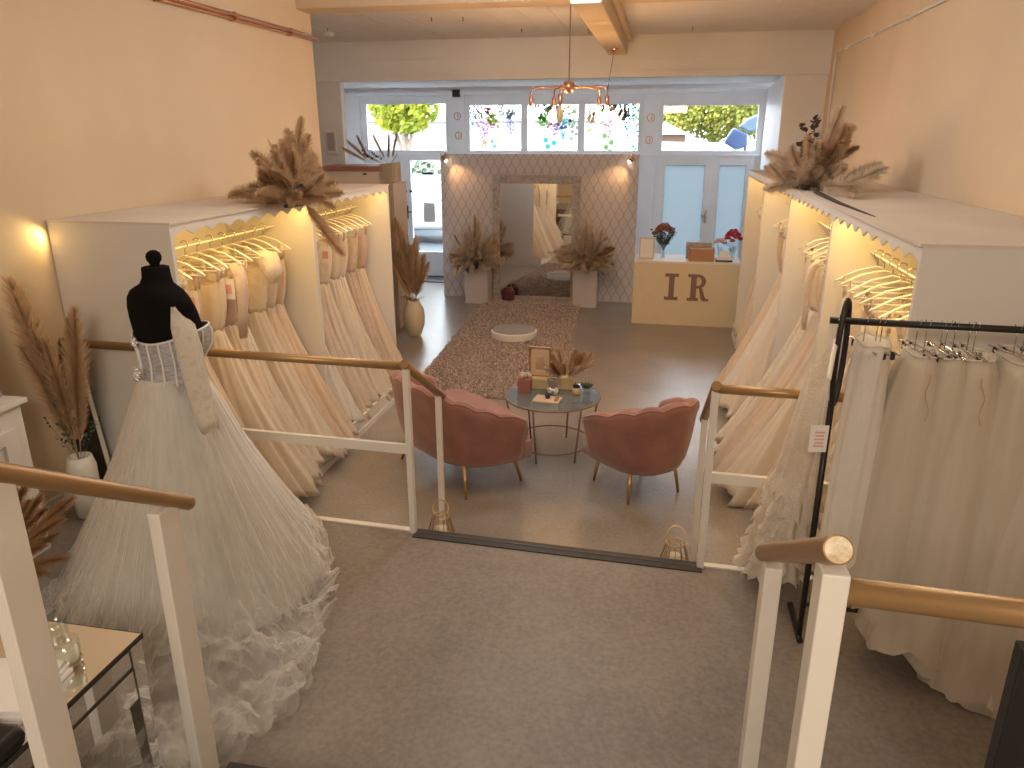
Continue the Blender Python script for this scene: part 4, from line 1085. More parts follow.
t = thing('picture_frame', 'beige framed card standing at the left end of the reception desk', 'picture frame', on_desk(-.17, 9.88), -.1)
b = BM(); frame_rects(b, -.095, 0, .095, .27, [(-.08, .015, .08, .255)], -.008, .012); obj('frame', b, 'ply', t)
b = BM(); box(b, -.08, 0, .015, .08, .004, .255); obj('card', b, 'paper', t)
b = BM(); tube(b, [(0, .01, .2), (0, .08, .003)], .005, 5); obj('strut', b, 'ply', t)
def bouquet(t, n, r, z, matn, cz=.1, sc3=(1, 1, .7)):
    for i in range(n):
        g = i * 2.399; q = math.sqrt((i + .5) / n) * r; c = (q * cos(g), q * sin(g), z + cz * (1 - (q / r) ** 2))
        b = BM()
        sphere(b, c, .028, 8, 6, (1, 1, .85))
        for k in range(5):
            a = k * 2 * PI / 5 + i; sphere(b, (c[0] + .019 * cos(a), c[1] + .019 * sin(a), c[2] - .004), .017, 6, 5)
        obj('bloom', b, matn, t, smooth=True)
t = thing('flower_vase', 'clear glass of dried brown-red roses with dark leaves left on the reception desk', 'vase', on_desk(.04, 9.93))
b = BM(); lathe(b, [(.04, 0), (.028, .02), (.018, .09), (.035, .15), (.03, .15), (.014, .09), (.02, .02)], 16, cap1=False); obj('vase_body', b, 'clear', t, smooth=True)
for i in range(30): a = i * 2.399; put(t, SP['green'][i % 2], 'leaf_sprig', (cos(a) * .5, sin(a) * .5, 1), rnd(.22, .34), (0, 0, .10), thick=1.4)
bouquet(t, 18, .125, .32, 'rosedark', .12)
t = thing('gift_box', 'brown cardboard box with grey lid in the middle of the reception desk', 'box', on_desk(.52, 9.86), .02)
b = BM(); box(b, -.155, -.09, 0, .155, .12, .155); obj('box_body', b, 'brownbox', t, bevel=.004)
b = BM(); box(b, -.185, .125, 0, .13, .20, .21); obj('lid', b, 'mframe', t, bevel=.004)
t = thing('paper_tray', 'stack of papers in a dark tray on the reception desk right of the brown box', 'tray', on_desk(.80, 9.86))
b = BM(); box(b, -.10, -.08, 0, .10, .10, .02); obj('tray', b, 'dark', t)
b = BM(); box(b, -.09, -.07, .02, .09, .09, .04); obj('paper_stack', b, 'paper', t)
b = BM(); box(b, -.06, .03, .04, .06, .05, .12); box(b, -.05, .0, .04, .07, .01, .07); obj('card_holder', b, 'paper', t)
t = thing('flower_vase', 'small clear glass of pink blooms behind the papers on the reception desk', 'vase', on_desk(.76, 10.12))
b = BM(); lathe(b, [(.03, 0), (.03, .12), (.027, .12), (.027, .01)], 14, cap1=False); obj('vase_body', b, 'clear', t)
bouquet(t, 6, .06, .20, 'rosepink', .04)
for i in range(5): put(t, SP['green'][0], 'leaf_sprig', (cos(i) * .3, sin(i) * .3, 1), .2, (0, 0, .02))
t = thing('flower_vase', 'tall clear glass of red roses at the right end of the reception desk', 'vase', on_desk(.90, 9.95))
b = BM(); lathe(b, [(.04, 0), (.045, .16), (.04, .16), (.035, .01)], 16, cap1=False); obj('vase_body', b, 'clear', t)
bouquet(t, 16, .10, .26, 'red', .12)
for i in range(6): put(t, SP['green'][1], 'leaf_sprig', (cos(i) * .35, sin(i) * .35, 1), .26, (0, 0, .02))

# low unit beyond the left wall corner, with dried plumes on it
t = thing('shelf_unit', 'beige shelf unit with reddish top standing beyond the left wardrobe', 'shelf unit', (-3.50, 9.05, 0))
b = BM(); box(b, -.55, -.25, 0, .30, .30, 1.80); obj('body', b, 'beigebox', t)
b = BM(); box(b, -.60, -.32, 1.94, .22, .34, 2.0); obj('top', b, 'mahog', t)
b = BM(); box(b, -.60, -.30, 1.80, .20, .30, 1.94); obj('drawer_front', b, 'beigebox', t)
b = BM(); box(b, -.02, -.315, 1.90, .02, -.30, 1.92); obj('knob', b, 'dark', t)
t = thing('fabric_drape', 'ribbed beige fabric drape hanging at the right end of the beige shelf unit', 'drape', (-3.23, 9.05, 0))
b = BM(); pts = []
for k in range(41):
    a = k / 40; pts.append((-.06 + .012 * sin(a * 2 * PI * 9) + .03, -.30 + .6 * a))
rg = [[(p[0], p[1], z) for p in pts] for z in (0.02, 1.0, 2.03)]
rg2 = [[(.05 + .012 * sin(k * 1.3), -.30 + .02 * cos(k), z) for k in range(2)] for z in (0, 1)]
loft(b, rg, False)
pts = [(-.075 + .15 * k / 30, -.32 - .012 * sin(k / 30 * 2 * PI * 6)) for k in range(31)]
loft(b, [[(p[0], p[1], z) for p in pts] for z in (0.02, 1.0, 2.03)], False)
obj('cloth', b, 'curtain', t, solid=.004)
t = thing('pampas_arrangement', 'a few dark dried plumes lying on the beige shelf unit by the shopfront', 'dried flowers', (-3.40, 9.02, 2.01))
for d, L, p in (((.25, .1, 1), .36, (.13, 0, 0)), ((.05, .1, 1), .34, (.1, 0, 0)), ((-.55, .1, .9), .38, (.1, 0, 0)), ((-.5, 0, .45), .40, (-.1, 0, 0)), ((-.4, 0, .8), .36, (-.12, 0, 0)), ((-1, 0, .5), .42, (-.1, 0, 0)), ((.4, 0, .5), .16, (.12, 0, 0)), ((-.6, .1, .25), .3, (.05, 0, 0))):
    put(t, R.choice(PL['pampas'][:2] + PL['pampas_rust'][:1]), 'plume', d, L, p, thick=.42)
for d in ((.1, 0, 1), (-.4, 0, .5), (-.8, 0, .35), (-.7, 0, .5)): put(t, SP['dark'][1], 'leaf_sprig', d, .26, (rnd(-.15, .1), 0, .02))
# ================================================================== SEATING
def tub(name, label, cat, loc, rz, W, D, hb, ha, nsc, legs, group=None):
    t = thing(name, label, cat, loc, rz, group)
    yfr = D * .42; yf = yfr - .11; D = D - .11; e = 2 / 2.5; NP = 96
    def plan(ph, k=1.0):
        c, s = cos(ph), sin(ph)
        return Vector((W / 2 * (abs(c) ** e) * (1 if c > 0 else -1) * k, (yf - D * .5) + (D * .5 - D * (abs(s) ** e)) * 1.0 * k if False else yf - D * (abs(s) ** e) * k, 0))
    def nrm(ph):
        a = plan(max(0, ph - .02)); c = plan(min(PI, ph + .02)); d = (c - a).normalized(); return Vector((d.y, -d.x, 0))  # inward or outward fixed below
    def sect(ph):
        p = plan(ph); n = nrm(ph)
        ctr = Vector((0, yf - D * .35, 0))
        if (ctr - p).dot(n) < 0: n = -n      # inward
        sc_ = abs(sin(nsc * ph))
        h = lerp(ha, hb, sin(ph) ** .9) + .022 * sc_ - .01
        th = .075; flare = .045
        ins = []
        def P(off, z):    # off: inwards from outer line at its height
            fl = flare * ((z - .24) / .5)
            return p + n * (off - fl) + Vector((0, 0, z))
        tuft = .018 * sc_
        return [P(.10, .20), P(.045, .235), P(.02, .30), P(.005, .42), P(-.002, h - .08), P(-.012, h - .03), P(.0, h - .006), P(.03, h + .012), P(th - .012, h), P(th + .004 + .0, h - .035), P(th + .012 - tuft, h - .10), P(th + .02 - tuft, .46), P(th + .03, .36), P(th + .03, .22)]
    rings = [sect(PI * k / NP) for k in range(NP + 1)]
    b = BM(); loft(b, rings, True, True, True); obj('back', b, 'pink', t, smooth=True)
    # piping along the top
    b = BM(); tube(b, [Vector(r[6]) + Vector((0, 0, .0)) for r in rings], .006, 6); obj('piping', b, 'pink', t, smooth=True)
    # base and seat cushion
    def dshape(ins, fr):
        pts = []
        for k in range(33):
            ph = PI * k / 32; p = plan(ph); c = Vector((0, yf - D * .35, 0)); v = p - c; L = v.length
            q = c + v * max(.1, (L - ins) / L); pts.append((q.x, min(q.y, yf)))
        pts.append((pts[32][0], yfr))
        # front edge, gently bowed
        for k in range(1, 12):
            a = k / 12; pts.append((lerp(pts[32][0], pts[0][0], a), yfr + fr * sin(PI * a) ** .5))
        pts.append((pts[0][0], yfr))
        return pts
    b = BM(); rg = []
    for ins, fr, z in ((.13, .0, .20), (.06, .03, .22), (.06, .05, .33), (.07, .05, .34)): rg.append([(x, y, z) for x, y in dshape(ins, fr)])
    loft(b, rg); obj('seat_base', b, 'pink', t, smooth=True)
    b = BM(); rg = []
    for ins, fr, z in ((.14, .05, .345), (.11, .085, .36), (.105, .10, .40), (.11, .09, .44), (.14, .06, .46)): rg.append([(x, y, z) for x, y in dshape(ins, fr)])
    loft(b, rg); obj('seat_cushion', b, 'pink', t, smooth=True)
    for lx, ly in legs:
        b = BM(); d = Vector((lx, ly, 0)).normalized()
        tube(b, [(lx * .86, ly * .86, .235), (lx, ly, 0.0)], [.017, .009], 10); obj('leg', b, 'brass', t, smooth=True)
    return t
tub('loveseat', 'wide dusty pink velvet loveseat with scalloped back, left of the round glass table', 'sofa', (-1.36, 4.90, 0), math.radians(-41), 1.16, .62, .74, .545, 10, [(-.43, -.24), (.43, -.24), (-.43, .24), (.43, .24)])
tub('tub_armchair', 'dusty pink velvet tub armchair with scalloped back, right of the round glass table', 'armchair', (-.075, 4.865, 0), math.radians(38), .66, .62, .72, .545, 7, [(-.21, -.21), (.21, -.21), (-.21, .21), (.21, .21)])

# ================================================================== TABLE
TX, TY, TZ = -.742, 5.38, .46
t = thing('coffee_table', 'round smoked glass coffee table with thin bronze legs between the pink seats', 'table', (TX, TY, 0))
b = BM(); lathe(b, [(.355, TZ - .008), (.36, TZ - .004), (.355, TZ)], 56); obj('table_top', b, 'smoke', t)
b = BM(); tube(b, [(.362 * cos(a), .362 * sin(a), TZ - .006) for a in [2 * PI * k / 56 for k in range(56)]], .008, 8, loop=True); obj('rim', b, 'letter', t, smooth=True)
b = BM(); tube(b, [(.30 * cos(a), .30 * sin(a), .09) for a in [2 * PI * k / 48 for k in range(48)]], .006, 8, loop=True); obj('ring_stretcher', b, 'letter', t, smooth=True)
for k in range(6):
    a = k * PI / 3 + .25; b = BM(); tube(b, [(.355 * cos(a), .355 * sin(a), TZ - .01), (.30 * cos(a), .30 * sin(a), .09), (.29 * cos(a), .29 * sin(a), 0)], .0075, 8); obj('leg', b, 'letter', t, smooth=True)
b = BM(); tube(b, [(-.355, 0, TZ - .02), (-.18, -.0, TZ - .05), (0, 0, TZ - .06), (.18, 0, TZ - .05), (.355, 0, TZ - .02)], .005, 6); obj('cross_brace', b, 'letter', t)
def ot(x, y): return (TX + x, TY + y, TZ)
t = thing('gift_box', 'small terracotta square pot with pale fluff at the left of the glass table', 'box', ot(-.225, .04), .05)
b = BM(); box(b, -.05, -.05, 0, .05, .05, .11); obj('box_body', b, 'terra', t, bevel=.004)
b = BM()
for i in range(14): sphere(b, (rnd(-.04, .04), rnd(-.04, .04), .115 + rnd(0, .03)), .018, 7, 5)
obj('fluff', b, 'pampas_pale', t, smooth=True)
t = thing('picture_frame', 'gold framed card standing on a gold box on the glass table', 'picture frame', ot(-.125, .16), -.04)
b = BM(); frame_rects(b, -.085, .09, .085, .33, [(-.072, .104, .072, .316)], -.008, .010); obj('frame', b, 'brass', t)
b = BM(); box(b, -.072, .0, .104, .072, .005, .316); obj('card', b, 'ply', t)
b = BM(); frame_rects(b, -.058, .12, .058, .28, [(-.054, .124, .054, .276)], -.003, 0); box(b, -.035, -.003, .15, .035, 0, .25); obj('card_print', b, 'pampas', t)
b = BM(); box(b, -.09, -.05, 0, .09, .05, .09); obj('gold_box', b, 'yellowglass', t, bevel=.006)
t = thing('picture_frame', 'small silver frame with white blooms at the front middle of the glass table', 'picture frame', ot(.005, .0), .0)
b = BM(); frame_rects(b, -.045, 0, .045, .13, [(-.038, .008, .038, .122)], -.005, .008); obj('frame', b, 'chrome', t)
b = BM(); box(b, -.038, 0, .008, .038, .004, .122); obj('glass_front', b, 'alu', t)
b = BM()
for i in range(9): sphere(b, (rnd(-.03, .03), -.012, rnd(.02, .055)), .012, 6, 5)
obj('white_blooms', b, 'paper', t, smooth=True)
t = thing('serving_board', 'beige square board with dark cups lying at the front of the glass table', 'board', ot(-.02, -.13), -.12)
b = BM(); box(b, -.10, -.07, 0, .10, .07, .014); obj('board', b, 'ply', t, bevel=.003)
t = thing('dark_cup', 'small dark cup with white rim lying on the beige board', 'cup', ot(-.02, -.12)); t.location.z += .014
b = BM(); lathe(b, [(.016, 0), (.024, .035), (.020, .035), (.012, .005)], 14, cap1=False); obj('cup_body', b, 'dark', t, smooth=True)
t = thing('coin_tray', 'small brown wooden strip at the right side of the beige board', 'tray', ot(.05, -.13)); t.location.z += .014
b = BM(); box(b, -.014, -.055, 0, .014, .05, .012); obj('strip', b, 'brownbox', t, bevel=.002)
t = thing('pampas_pot', 'square gold pot of brown dried grasses on the glass table', 'vase', ot(.075, .19), .1)
b = BM(); box(b, -.07, -.06, 0, .07, .06, .10); obj('pot', b, 'yellowglass', t, bevel=.005)
for i in range(30):
    a = i * 2.399; q = .85 * math.sqrt((i + .5) / 30); put(t, R.choice(thin + PL['pampas_rust'][:2] + PL['pampas'][:1]), 'plume', (cos(a) * q + .03, sin(a) * q, .75), rnd(.19, .27), (cos(a) * .03, sin(a) * .03, .08), thick=1.15)
for i in range(6): put(t, PL['pampas_pale'][1], 'plume', (cos(i) * .9, sin(i) * .7, .55), .24, (0, 0, .08), thick=.9)
t = thing('candle_jar', 'small amber candle jar right of the gold pot on the glass table', 'candle', ot(.175, .05))
b = BM(); lathe(b, [(.026, 0), (.032, .01), (.032, .055), (.028, .055), (.028, .045)], 18); obj('jar', b, 'yellowglass', t, smooth=True)
b = BM(); lathe(b, [(.027, .055), (.027, .072), (.01, .078)], 14); obj('lid', b, 'dark', t)
t = thing('succulent', 'small pale green succulent in a glass at the right edge of the glass table', 'plant', ot(.25, .08))
b = BM(); lathe(b, [(.03, 0), (.04, .03), (.037, .05), (.03, .05), (.03, .02)], 16); obj('pot', b, 'clear', t, smooth=True)
b = BM()
for i in range(14):
    a = i * 2.399; q = .01 + .03 * i / 14; tube(b, [(q * .4 * cos(a), q * .4 * sin(a), .04), (q * cos(a), q * sin(a), .07), (1.5 * q * cos(a), 1.5 * q * sin(a), .085)], [.006, .009, .002], 5)
obj('leaves', b, 'greenleaf', t, smooth=True)

# ================================================================== RUG AND PODIUM
P_ = [(-2.28, 6.47), (-0.83, 6.47), (-1.10, 10.70), (-2.50, 10.74)]
t = thing('shaggy_rug', 'long shaggy beige and brown rug running from the glass table to the mirror', 'rug', (-1.65, 8.6, 0))
b = BM(); prism(b, [(x + 1.65, y - 8.6) for x, y in P_], 'xy', .0, .012); obj('backing', b, 'rugbase', t)
r = random.Random(3); vs = []; fs = []
for i in range(60000):
    v = r.random(); u = r.random()
    x = lerp(lerp(P_[0][0], P_[3][0], v), lerp(P_[1][0], P_[2][0], v), u) + 1.65 + r.uniform(-.02, .02); y = lerp(lerp(P_[0][1], P_[3][1], v), lerp(P_[1][1], P_[2][1], v), u) - 8.6 + r.uniform(-.02, .02)
    a = r.uniform(0, 6.28); L = r.uniform(.018, .036); w = r.uniform(.006, .010); lx, ly = r.uniform(-.022, .022), r.uniform(-.022, .022)
    i0 = len(vs); vs += [(x - w * cos(a), y - w * sin(a), .01), (x + w * cos(a), y + w * sin(a), .01), (x + lx + w * .5 * cos(a), y + ly + w * .5 * sin(a), .01 + L), (x + lx - w * .5 * cos(a), y + ly - w * .5 * sin(a), .01 + L)]
    fs.append((i0, i0 + 1, i0 + 2, i0 + 3))
me = bpy.data.meshes.new('pile'); me.from_pydata(vs, [], fs); me.materials.append(M['rug'])
o = bpy.data.objects.new('pile', me); C.objects.link(o); o.parent = t; o['kind'] = 'stuff'
t = thing('podium', 'low round white podium with grey top standing on the shaggy rug', 'podium', (-1.67, 8.62, .035))
b = BM(); lathe(b, [(.27, 0), (.275, .01), (.275, .08), (.262, .09)], 56); obj('drum', b, 'whitevase', t)
b = BM(); lathe(b, [(.258, .09), (.258, .098), (.25, .10)], 56); obj('top_pad', b, 'podtop', t)

# ================================================================== CANDLE HOLDERS ON THE STEP
for i, (x, y, lb) in enumerate(((-1.085, 3.50, 'left'), (.165, 3.45, 'right'))):
    t = thing('wire_candle_holder', 'looped gold wire candle holder on the step at its %s end' % lb, 'candle holder', (x, y, .17))
    for k in range(12):
        a = 2 * PI * k / 12; b = BM(); tube(b, [(.10 * cos(a), .10 * sin(a), 0.003), (.078 * cos(a), .078 * sin(a), .10), (.052 * cos(a), .052 * sin(a), .19), (.046 * cos(a), .046 * sin(a), .22)], .0022, 5); obj('wire', b, 'brass', t)
    for z, r_ in ((.004, .10), (.10, .078), (.215, .047)):
        b = BM(); tube(b, [(r_ * cos(a), r_ * sin(a), z) for a in [2 * PI * k / 30 for k in range(30)]], .0035, 6, loop=True); obj('ring', b, 'brass', t, smooth=True)
    b = BM(); tube(b, [(.044 * cos(a), .02 * sin(a), .262 + .040 * sin(a)) for a in [2 * PI * k / 24 for k in range(24)]], .0035, 6, loop=True); obj('handle', b, 'brass', t, smooth=True)
    b = BM(); lathe(b, [(.03, .006), (.032, .09), (.028, .15), (.01, .152)], 20); obj('candle', b, 'candle', t, smooth=True)

# ================================================================== CHANDELIER
CX, CY, CZ = -.865, 7.0, 2.745
t = thing('copper_chandelier', 'copper pipe chandelier with five glowing bulbs hanging before the shopfront windows', 'chandelier', (CX, CY, CZ))
b = BM(); lathe(b, [(.02, .05), (.045, .04), (.05, 0), (.045, -.04), (.02, -.05)], 24); obj('hub', b, 'copper', t, smooth=True)
b = BM(); tube(b, [(0, 0, .04), (0, 0, 3.62 - CZ)], .006, 6); obj('cable', b, 'letter', t)
b = BM(); tube(b, [(.325, 0, -.10), (.34, .0, .0), (.19 + .07, 1.75, 3.222 - CZ)], .003, 5); obj('cable', b, 'dark', t)
b = BM(); lathe(b, [(.05, .0), (.045, -.02), (.01, -.03)], 18, c=(.26, 1.75, 3.222 - CZ)); obj('ceiling_rose', b, 'copper', t)
for dx, dy in ((-.335, 0), (-.17, .28), (-.035, -.30), (.245, .24), (.335, 0)):
    b = BM()
    if dy == 0:
        s = 1 if dx > 0 else -1; tube(b, [(s * .04, 0, 0), (dx - s * .04, 0, 0), (dx - s * .012, 0, -.012), (dx, 0, -.04), (dx, 0, -.075)], .007, 8)
    else:
        tube(b, [(dx * .12, dy * .12, -.0), (dx * .9, dy * .9, 0), (dx, dy, -.02), (dx, dy, -.075)], .007, 8)
    arm = obj('arm', b, 'copper', t, smooth=True)
    b = BM(); lathe(b, [(.010, -.07), (.019, -.08), (.021, -.12), (.020, -.15), (.017, -.155)], 16, c=(dx, dy, 0)); obj('lamp_holder', b, 'copper', t, smooth=True)
    b = BM(); lathe(b, [(.013, -.155), (.016, -.18), (.028, -.215), (.033, -.25), (.026, -.28), (.008, -.295)], 18, c=(dx, dy, 0)); obj('bulb', b, 'bulb' if dx != -.035 else 'yellowglass', t, smooth=True)
    if dx != -.035:
        L = bpy.data.lights.new('bulb_light', 'POINT'); L.energy = 13; L.color = (1, .56, .24); L.shadow_soft_size = .03
        lo = bpy.data.objects.new('bulb_light', L); C.objects.link(lo); lo.parent = t; lo.location = (dx, dy, -.34)

# ================================================================== LEFT FOREGROUND
t = thing('white_cabinet', 'white slatted cabinet against the left wall beside the pampas', 'cabinet', (XL + .005, 2.1, ZP))
b = BM(); box(b, 0, 0, .0, .24, .78, .79); obj('body', b, 'white', t, bevel=.003)
b = BM(); box(b, 0, -.02, .79, .27, .80, .815); obj('cabinet_top', b, 'white', t, bevel=.003)
b = BM(); box(b, .24, .45, .70, .244, .64, .735); box(b, .24, .50, .40, .244, .60, .60); box(b, .24, .50, .12, .244, .60, .32); obj('slot', b, 'dark', t)
b = BM(); frame_rects(b, .03, .05, .75, .67, [(.08, .10, .70, .62)], 0, 1); b.free()
b = BM(); box(b, .24, .64, .05, .255, .72, .68); box(b, .24, .40, .05, .255, .46, .68); box(b, .24, .46, .62, .255, .64, .68); box(b, .24, .46, .34, .255, .64, .38); obj('door', b, 'white', t)
t = thing('canvas_print', 'purple-grey canvas leaning on the white cabinet at the left edge', 'picture', (XL + .13, 2.48, ZP + .816))
b = BM(); box(b, 0, 0, 0, .03, .40, .36, Matrix.Rotation(-.15, 4, 'Y')); obj('canvas', b, 'purple', t)

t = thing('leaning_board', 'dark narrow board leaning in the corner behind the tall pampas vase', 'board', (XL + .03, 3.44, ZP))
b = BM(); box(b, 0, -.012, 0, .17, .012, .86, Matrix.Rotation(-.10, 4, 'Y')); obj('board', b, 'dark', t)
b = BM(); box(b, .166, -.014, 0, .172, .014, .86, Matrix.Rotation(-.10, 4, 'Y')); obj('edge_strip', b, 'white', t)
# mirrored console table
KZ = .90
t = thing('mirrored_table', 'silver glass console table with dark edges behind the left stair handrail', 'table', (0, 0, 0))
x0, x1, y0, y1 = -2.02, -1.49, 1.14, 1.69
b = BM(); box(b, x0, y0, KZ - .014, x1 - .004, y1 - .004, KZ); obj('table_top', b, 'mirror', t)
b = BM(); frame_rects(b, x0 + .01, KZ - .19, x1 - .01, KZ - .018, [], y1 - .03, y1 - .012); box(b, x1 - .028, y0 + .05, KZ - .085, x1 - .010, y1 - .05, KZ - .018); box(b, x1 - .028, y0 + .05, KZ - .20, x1 - .010, y1 - .05, KZ - .092); box(b, x0 + .01, y0 + .012, KZ - .19, x1 - .01, y0 + .03, KZ - .018); box(b, x0 + .01, y0 + .05, KZ - .19, x0 + .028, y1 - .05, KZ - .018)
obj('apron', b, 'mirror', t)
b = BM()
box(b, x1 - .004, y0, KZ - .016, x1, y1, KZ); box(b, x0, y1 - .004, KZ - .016, x1, y1, KZ); box(b, x1 - .012, y0 + .05, KZ - .092, x1 - .006, y1 - .05, KZ - .086); box(b, x0, y1 - .008, KZ - .018, x1, y1 - .0, KZ - .0135)
obj('dark_edging', b, 'dark', t)
for lx in (x0 + .03, x1 - .03):
    for ly in (y0 + .03, y1 - .03):
        b = BM(); loft(b, [[(lx + sx * w, ly + sy * w, z) for sx, sy in ((-1, -1), (1, -1), (1, 1), (-1, 1))] for z, w in ((KZ - .019, .026), (ZP, .018))]); obj('leg', b, 'mirror', t, bevel=.003)
t = thing('candle_jar', 'white candle in clear tumbler nearest the right edge of the silver glass table', 'candle', (-1.60, 1.52, KZ))
b = BM(); lathe(b, [(.030, 0), (.033, .004), (.035, .085), (.0325, .085), (.0305, .012)], 32, cap1=False); obj('tumbler', b, 'clear', t, smooth=True)
b = BM(); lathe(b, [(.0295, .012), (.031, .058), (.005, .060)], 28); obj('wax', b, 'candle', t, smooth=True)
b = BM(); lathe(b, [(.0345, .012), (.0345, .018)], 28, cap0=False, cap1=False); obj('gold_rim', b, 'brass', t)
t = thing('candle_jar', 'clear tumbler half hidden behind the stair post on the silver glass table', 'candle', (-1.71, 1.60, KZ))
b = BM(); lathe(b, [(.030, 0), (.033, .004), (.035, .085), (.0325, .085), (.0305, .012)], 32, cap1=False); obj('tumbler', b, 'clear', t, smooth=True)
# white leaflet rack and black bag at the far left edge
t = thing('leaflet_stack', 'white booklets stacked at the near left of the silver glass table', 'booklets', (-1.66, 1.38, KZ), .1)
for k in range(3):
    b = BM(); cbox(b, (.0, .0, .008 + k * .014), (.20, .22, .012), .08 * k); obj('booklet', b, 'paper', t, bevel=.001)
t = thing('black_bag', 'black glossy clutch bag at the lower left corner beside the white booklets', 'bag', (-1.62, 1.20, KZ + .001))
b = BM(); loft(b, [[(sx * w, sy * d, z) for sx, sy in ((-1, -1), (1, -1), (1, 1), (-1, 1))] for z, w, d in ((0.002, .13, .04), (.03, .135, .045), (.05, .13, .04), (.06, .12, .03))]); obj('bag_body', b, 'black', t, bevel=.02)
b = BM(); tube(b, [(-.05, .01, .055), (-.04, .02, .075), (.04, .02, .075), (.05, .01, .055)], .005, 6); obj('handle', b, 'black', t)
# black panel at the right edge
t = thing('black_board', 'tall black board cut off by the lower right corner of the view', 'board', (.596, 1.12, ZP))
b = BM(); box(b, 0.0, 0, 0, .45, .03, 1.24); obj('board', b, 'black', t, bevel=.003)

# ================================================================== DECALS ON THE TRANSOM PANES
cols = {'purple': (.72, .30, .80), 'teal': (.10, .58, .75), 'green': (.30, .55, .18), 'olive': (.50, .52, .15), 'yellow': (.80, .66, .10), 'brown': (.50, .28, .14), 'pink': (.80, .35, .50), 'red': (.75, .18, .14), 'lilac': (.55, .48, .72), 'orange': (.8, .45, .2), 'sage': (.42, .55, .42)}
for k, c in cols.items(): M['d_' + k] = mat('decal_' + k, tuple(q * .30 for q in c), .6, translucent=.8)
def decal(kind, col, x, z, s, rot=0.0, pane=0):
    b = BM(); y = 0.0
    placed = []
    def disc(cx, cz, r, n=6):
        if any((cx - q[0]) ** 2 + (cz - q[1]) ** 2 < (.85 * (r + q[2])) ** 2 for q in placed): return
        placed.append((cx, cz, r))
        vs = [b.verts.new((cx + r * cos(2 * PI * k / n), y, cz + r * sin(2 * PI * k / n))) for k in range(n)]; b.faces.new(vs)
    def leaf(cx, cz, L, a, w=.35):
        d = (cos(a), sin(a)); n = (-d[1], d[0])
        vs = [b.verts.new((cx + d[0] * L * u + n[0] * L * v * w, y, cz + d[1] * L * u + n[1] * L * v * w)) for u, v in ((0, 0), (.3, .42), (.65, .4), (1, 0), (.65, -.4), (.3, -.42))]; b.faces.new(vs)
    rr = random.Random(int((x + 9) * 1000 + z * 77))
    if kind == 'wisteria':
        b.faces.new([b.verts.new(p) for p in ((-.006, 0, 0), (.006, 0, 0), (rot * s + .004, 0, -s), (rot * s - .004, 0, -s))])
        for k in range(int(130)):
            u = rr.random() ** .8; wd = s * .20 * (1 - u) ** .6 + .01
            disc(rr.uniform(-wd, wd) + rot * u * s, -u * s, .022 * rr.uniform(.7, 1.3))
    elif kind == 'sprig':
        for k in range(7):
            u = k / 6; sg = 1 if k % 2 else -1; leaf(u * s * .5 * cos(rot), u * s * .5 * sin(rot) + 0, s * .42, rot + sg * .9, .5)
        leaf(s * .5 * cos(rot), s * .5 * sin(rot), s * .4, rot, .5)
    elif kind == 'star':
        for k in range(11): leaf(0, 0, s * rr.uniform(.35, .5), k * 2 * PI / 11 + rot, .09); 
    elif kind == 'rose':
        for k in range(9): a = k * 2.399; disc(.5 * s * math.sqrt(k / 9) * .6 * cos(a), .5 * s * math.sqrt(k / 9) * .6 * sin(a), s * .15, 7)
    elif kind == 'dots':
        for k in range(6): cx_, cz_ = (rr.uniform(-s, s) * .4, rr.uniform(-s, s) * .6); disc(cx_, cz_, s * .15, 7); b.faces.new([b.verts.new(p) for p in ((0, 0, .004), (0, 0, -.004), (cx_, 0, cz_))])
    bmesh.ops.translate(b, verts=b.verts, vec=(0, 0, 0))
    names = {'wisteria': ('hanging blossom cluster', 'a drooping cluster of %s blossom'), 'sprig': ('leaf sprig', 'a %s leafy sprig'), 'star': ('starburst flower', 'a thin %s starburst flower'), 'rose': ('round flower', 'a round %s flower'), 'dots': ('petal scatter', 'a scatter of %s petals')}
    o = obj('window_decal', b, 'd_' + col, loc=(x, YS + .028 + rr.random() * .010, z), fix=False)
    return tag(o, ('' + names[kind][1] + ' stuck at the %s of the %s patterned window') % (col, where(x, z, pane), ('left', 'middle', 'right')[pane]), 'sticker', 'floral stickers on the transom panes')
def where(x, z, p):
    a, c = wm[p][0], wm[p][2]; u = (x - a) / (c - a); v = (z - T0) / (T1 - T0)
    return ('top' if v > .62 else 'middle' if v > .33 else 'bottom') + ' ' + ('left' if u < .33 else 'centre' if u < .66 else 'right')
D_ = [('wisteria', 'teal', .07, .98, .55, -.25), ('wisteria', 'purple', .22, .98, .62, .12), ('rose', 'yellow', .36, .88, .16, 0), ('sprig', 'olive', .45, .55, .26, 1.9), ('dots', 'olive', .50, .68, .20, 0), ('sprig', 'lilac', .58, .90, .16, 1.2), ('sprig', 'sage', .70, .72, .22, .8), ('wisteria', 'lilac', .78, .80, .36, 0), ('star', 'brown', .85, .90, .22, .3), ('star', 'red', .12, .28, .24, 0), ('rose', 'yellow', .54, .32, .12, 0), ('rose', 'yellow', .27, .18, .16, 0), ('dots', 'teal', .50, .08, .2, 0)]
D2 = [('star', 'lilac', .08, .48, .20, 0), ('sprig', 'green', .30, .90, .26, .5), ('sprig', 'green', .26, .62, .22, 1.1), ('sprig', 'green', .38, .55, .24, 2.4), ('star', 'pink', .40, .55, .16, 0), ('wisteria', 'pink', .52, .98, .48, .02), ('wisteria', 'teal', .67, .86, .42, .05), ('rose', 'yellow', .72, .90, .20, 0), ('rose', 'olive', .88, .86, .16, 0), ('dots', 'sage', .82, .66, .22, 0), ('dots', 'sage', .90, .42, .2, 0), ('dots', 'teal', .4, .1, .3, 0)]
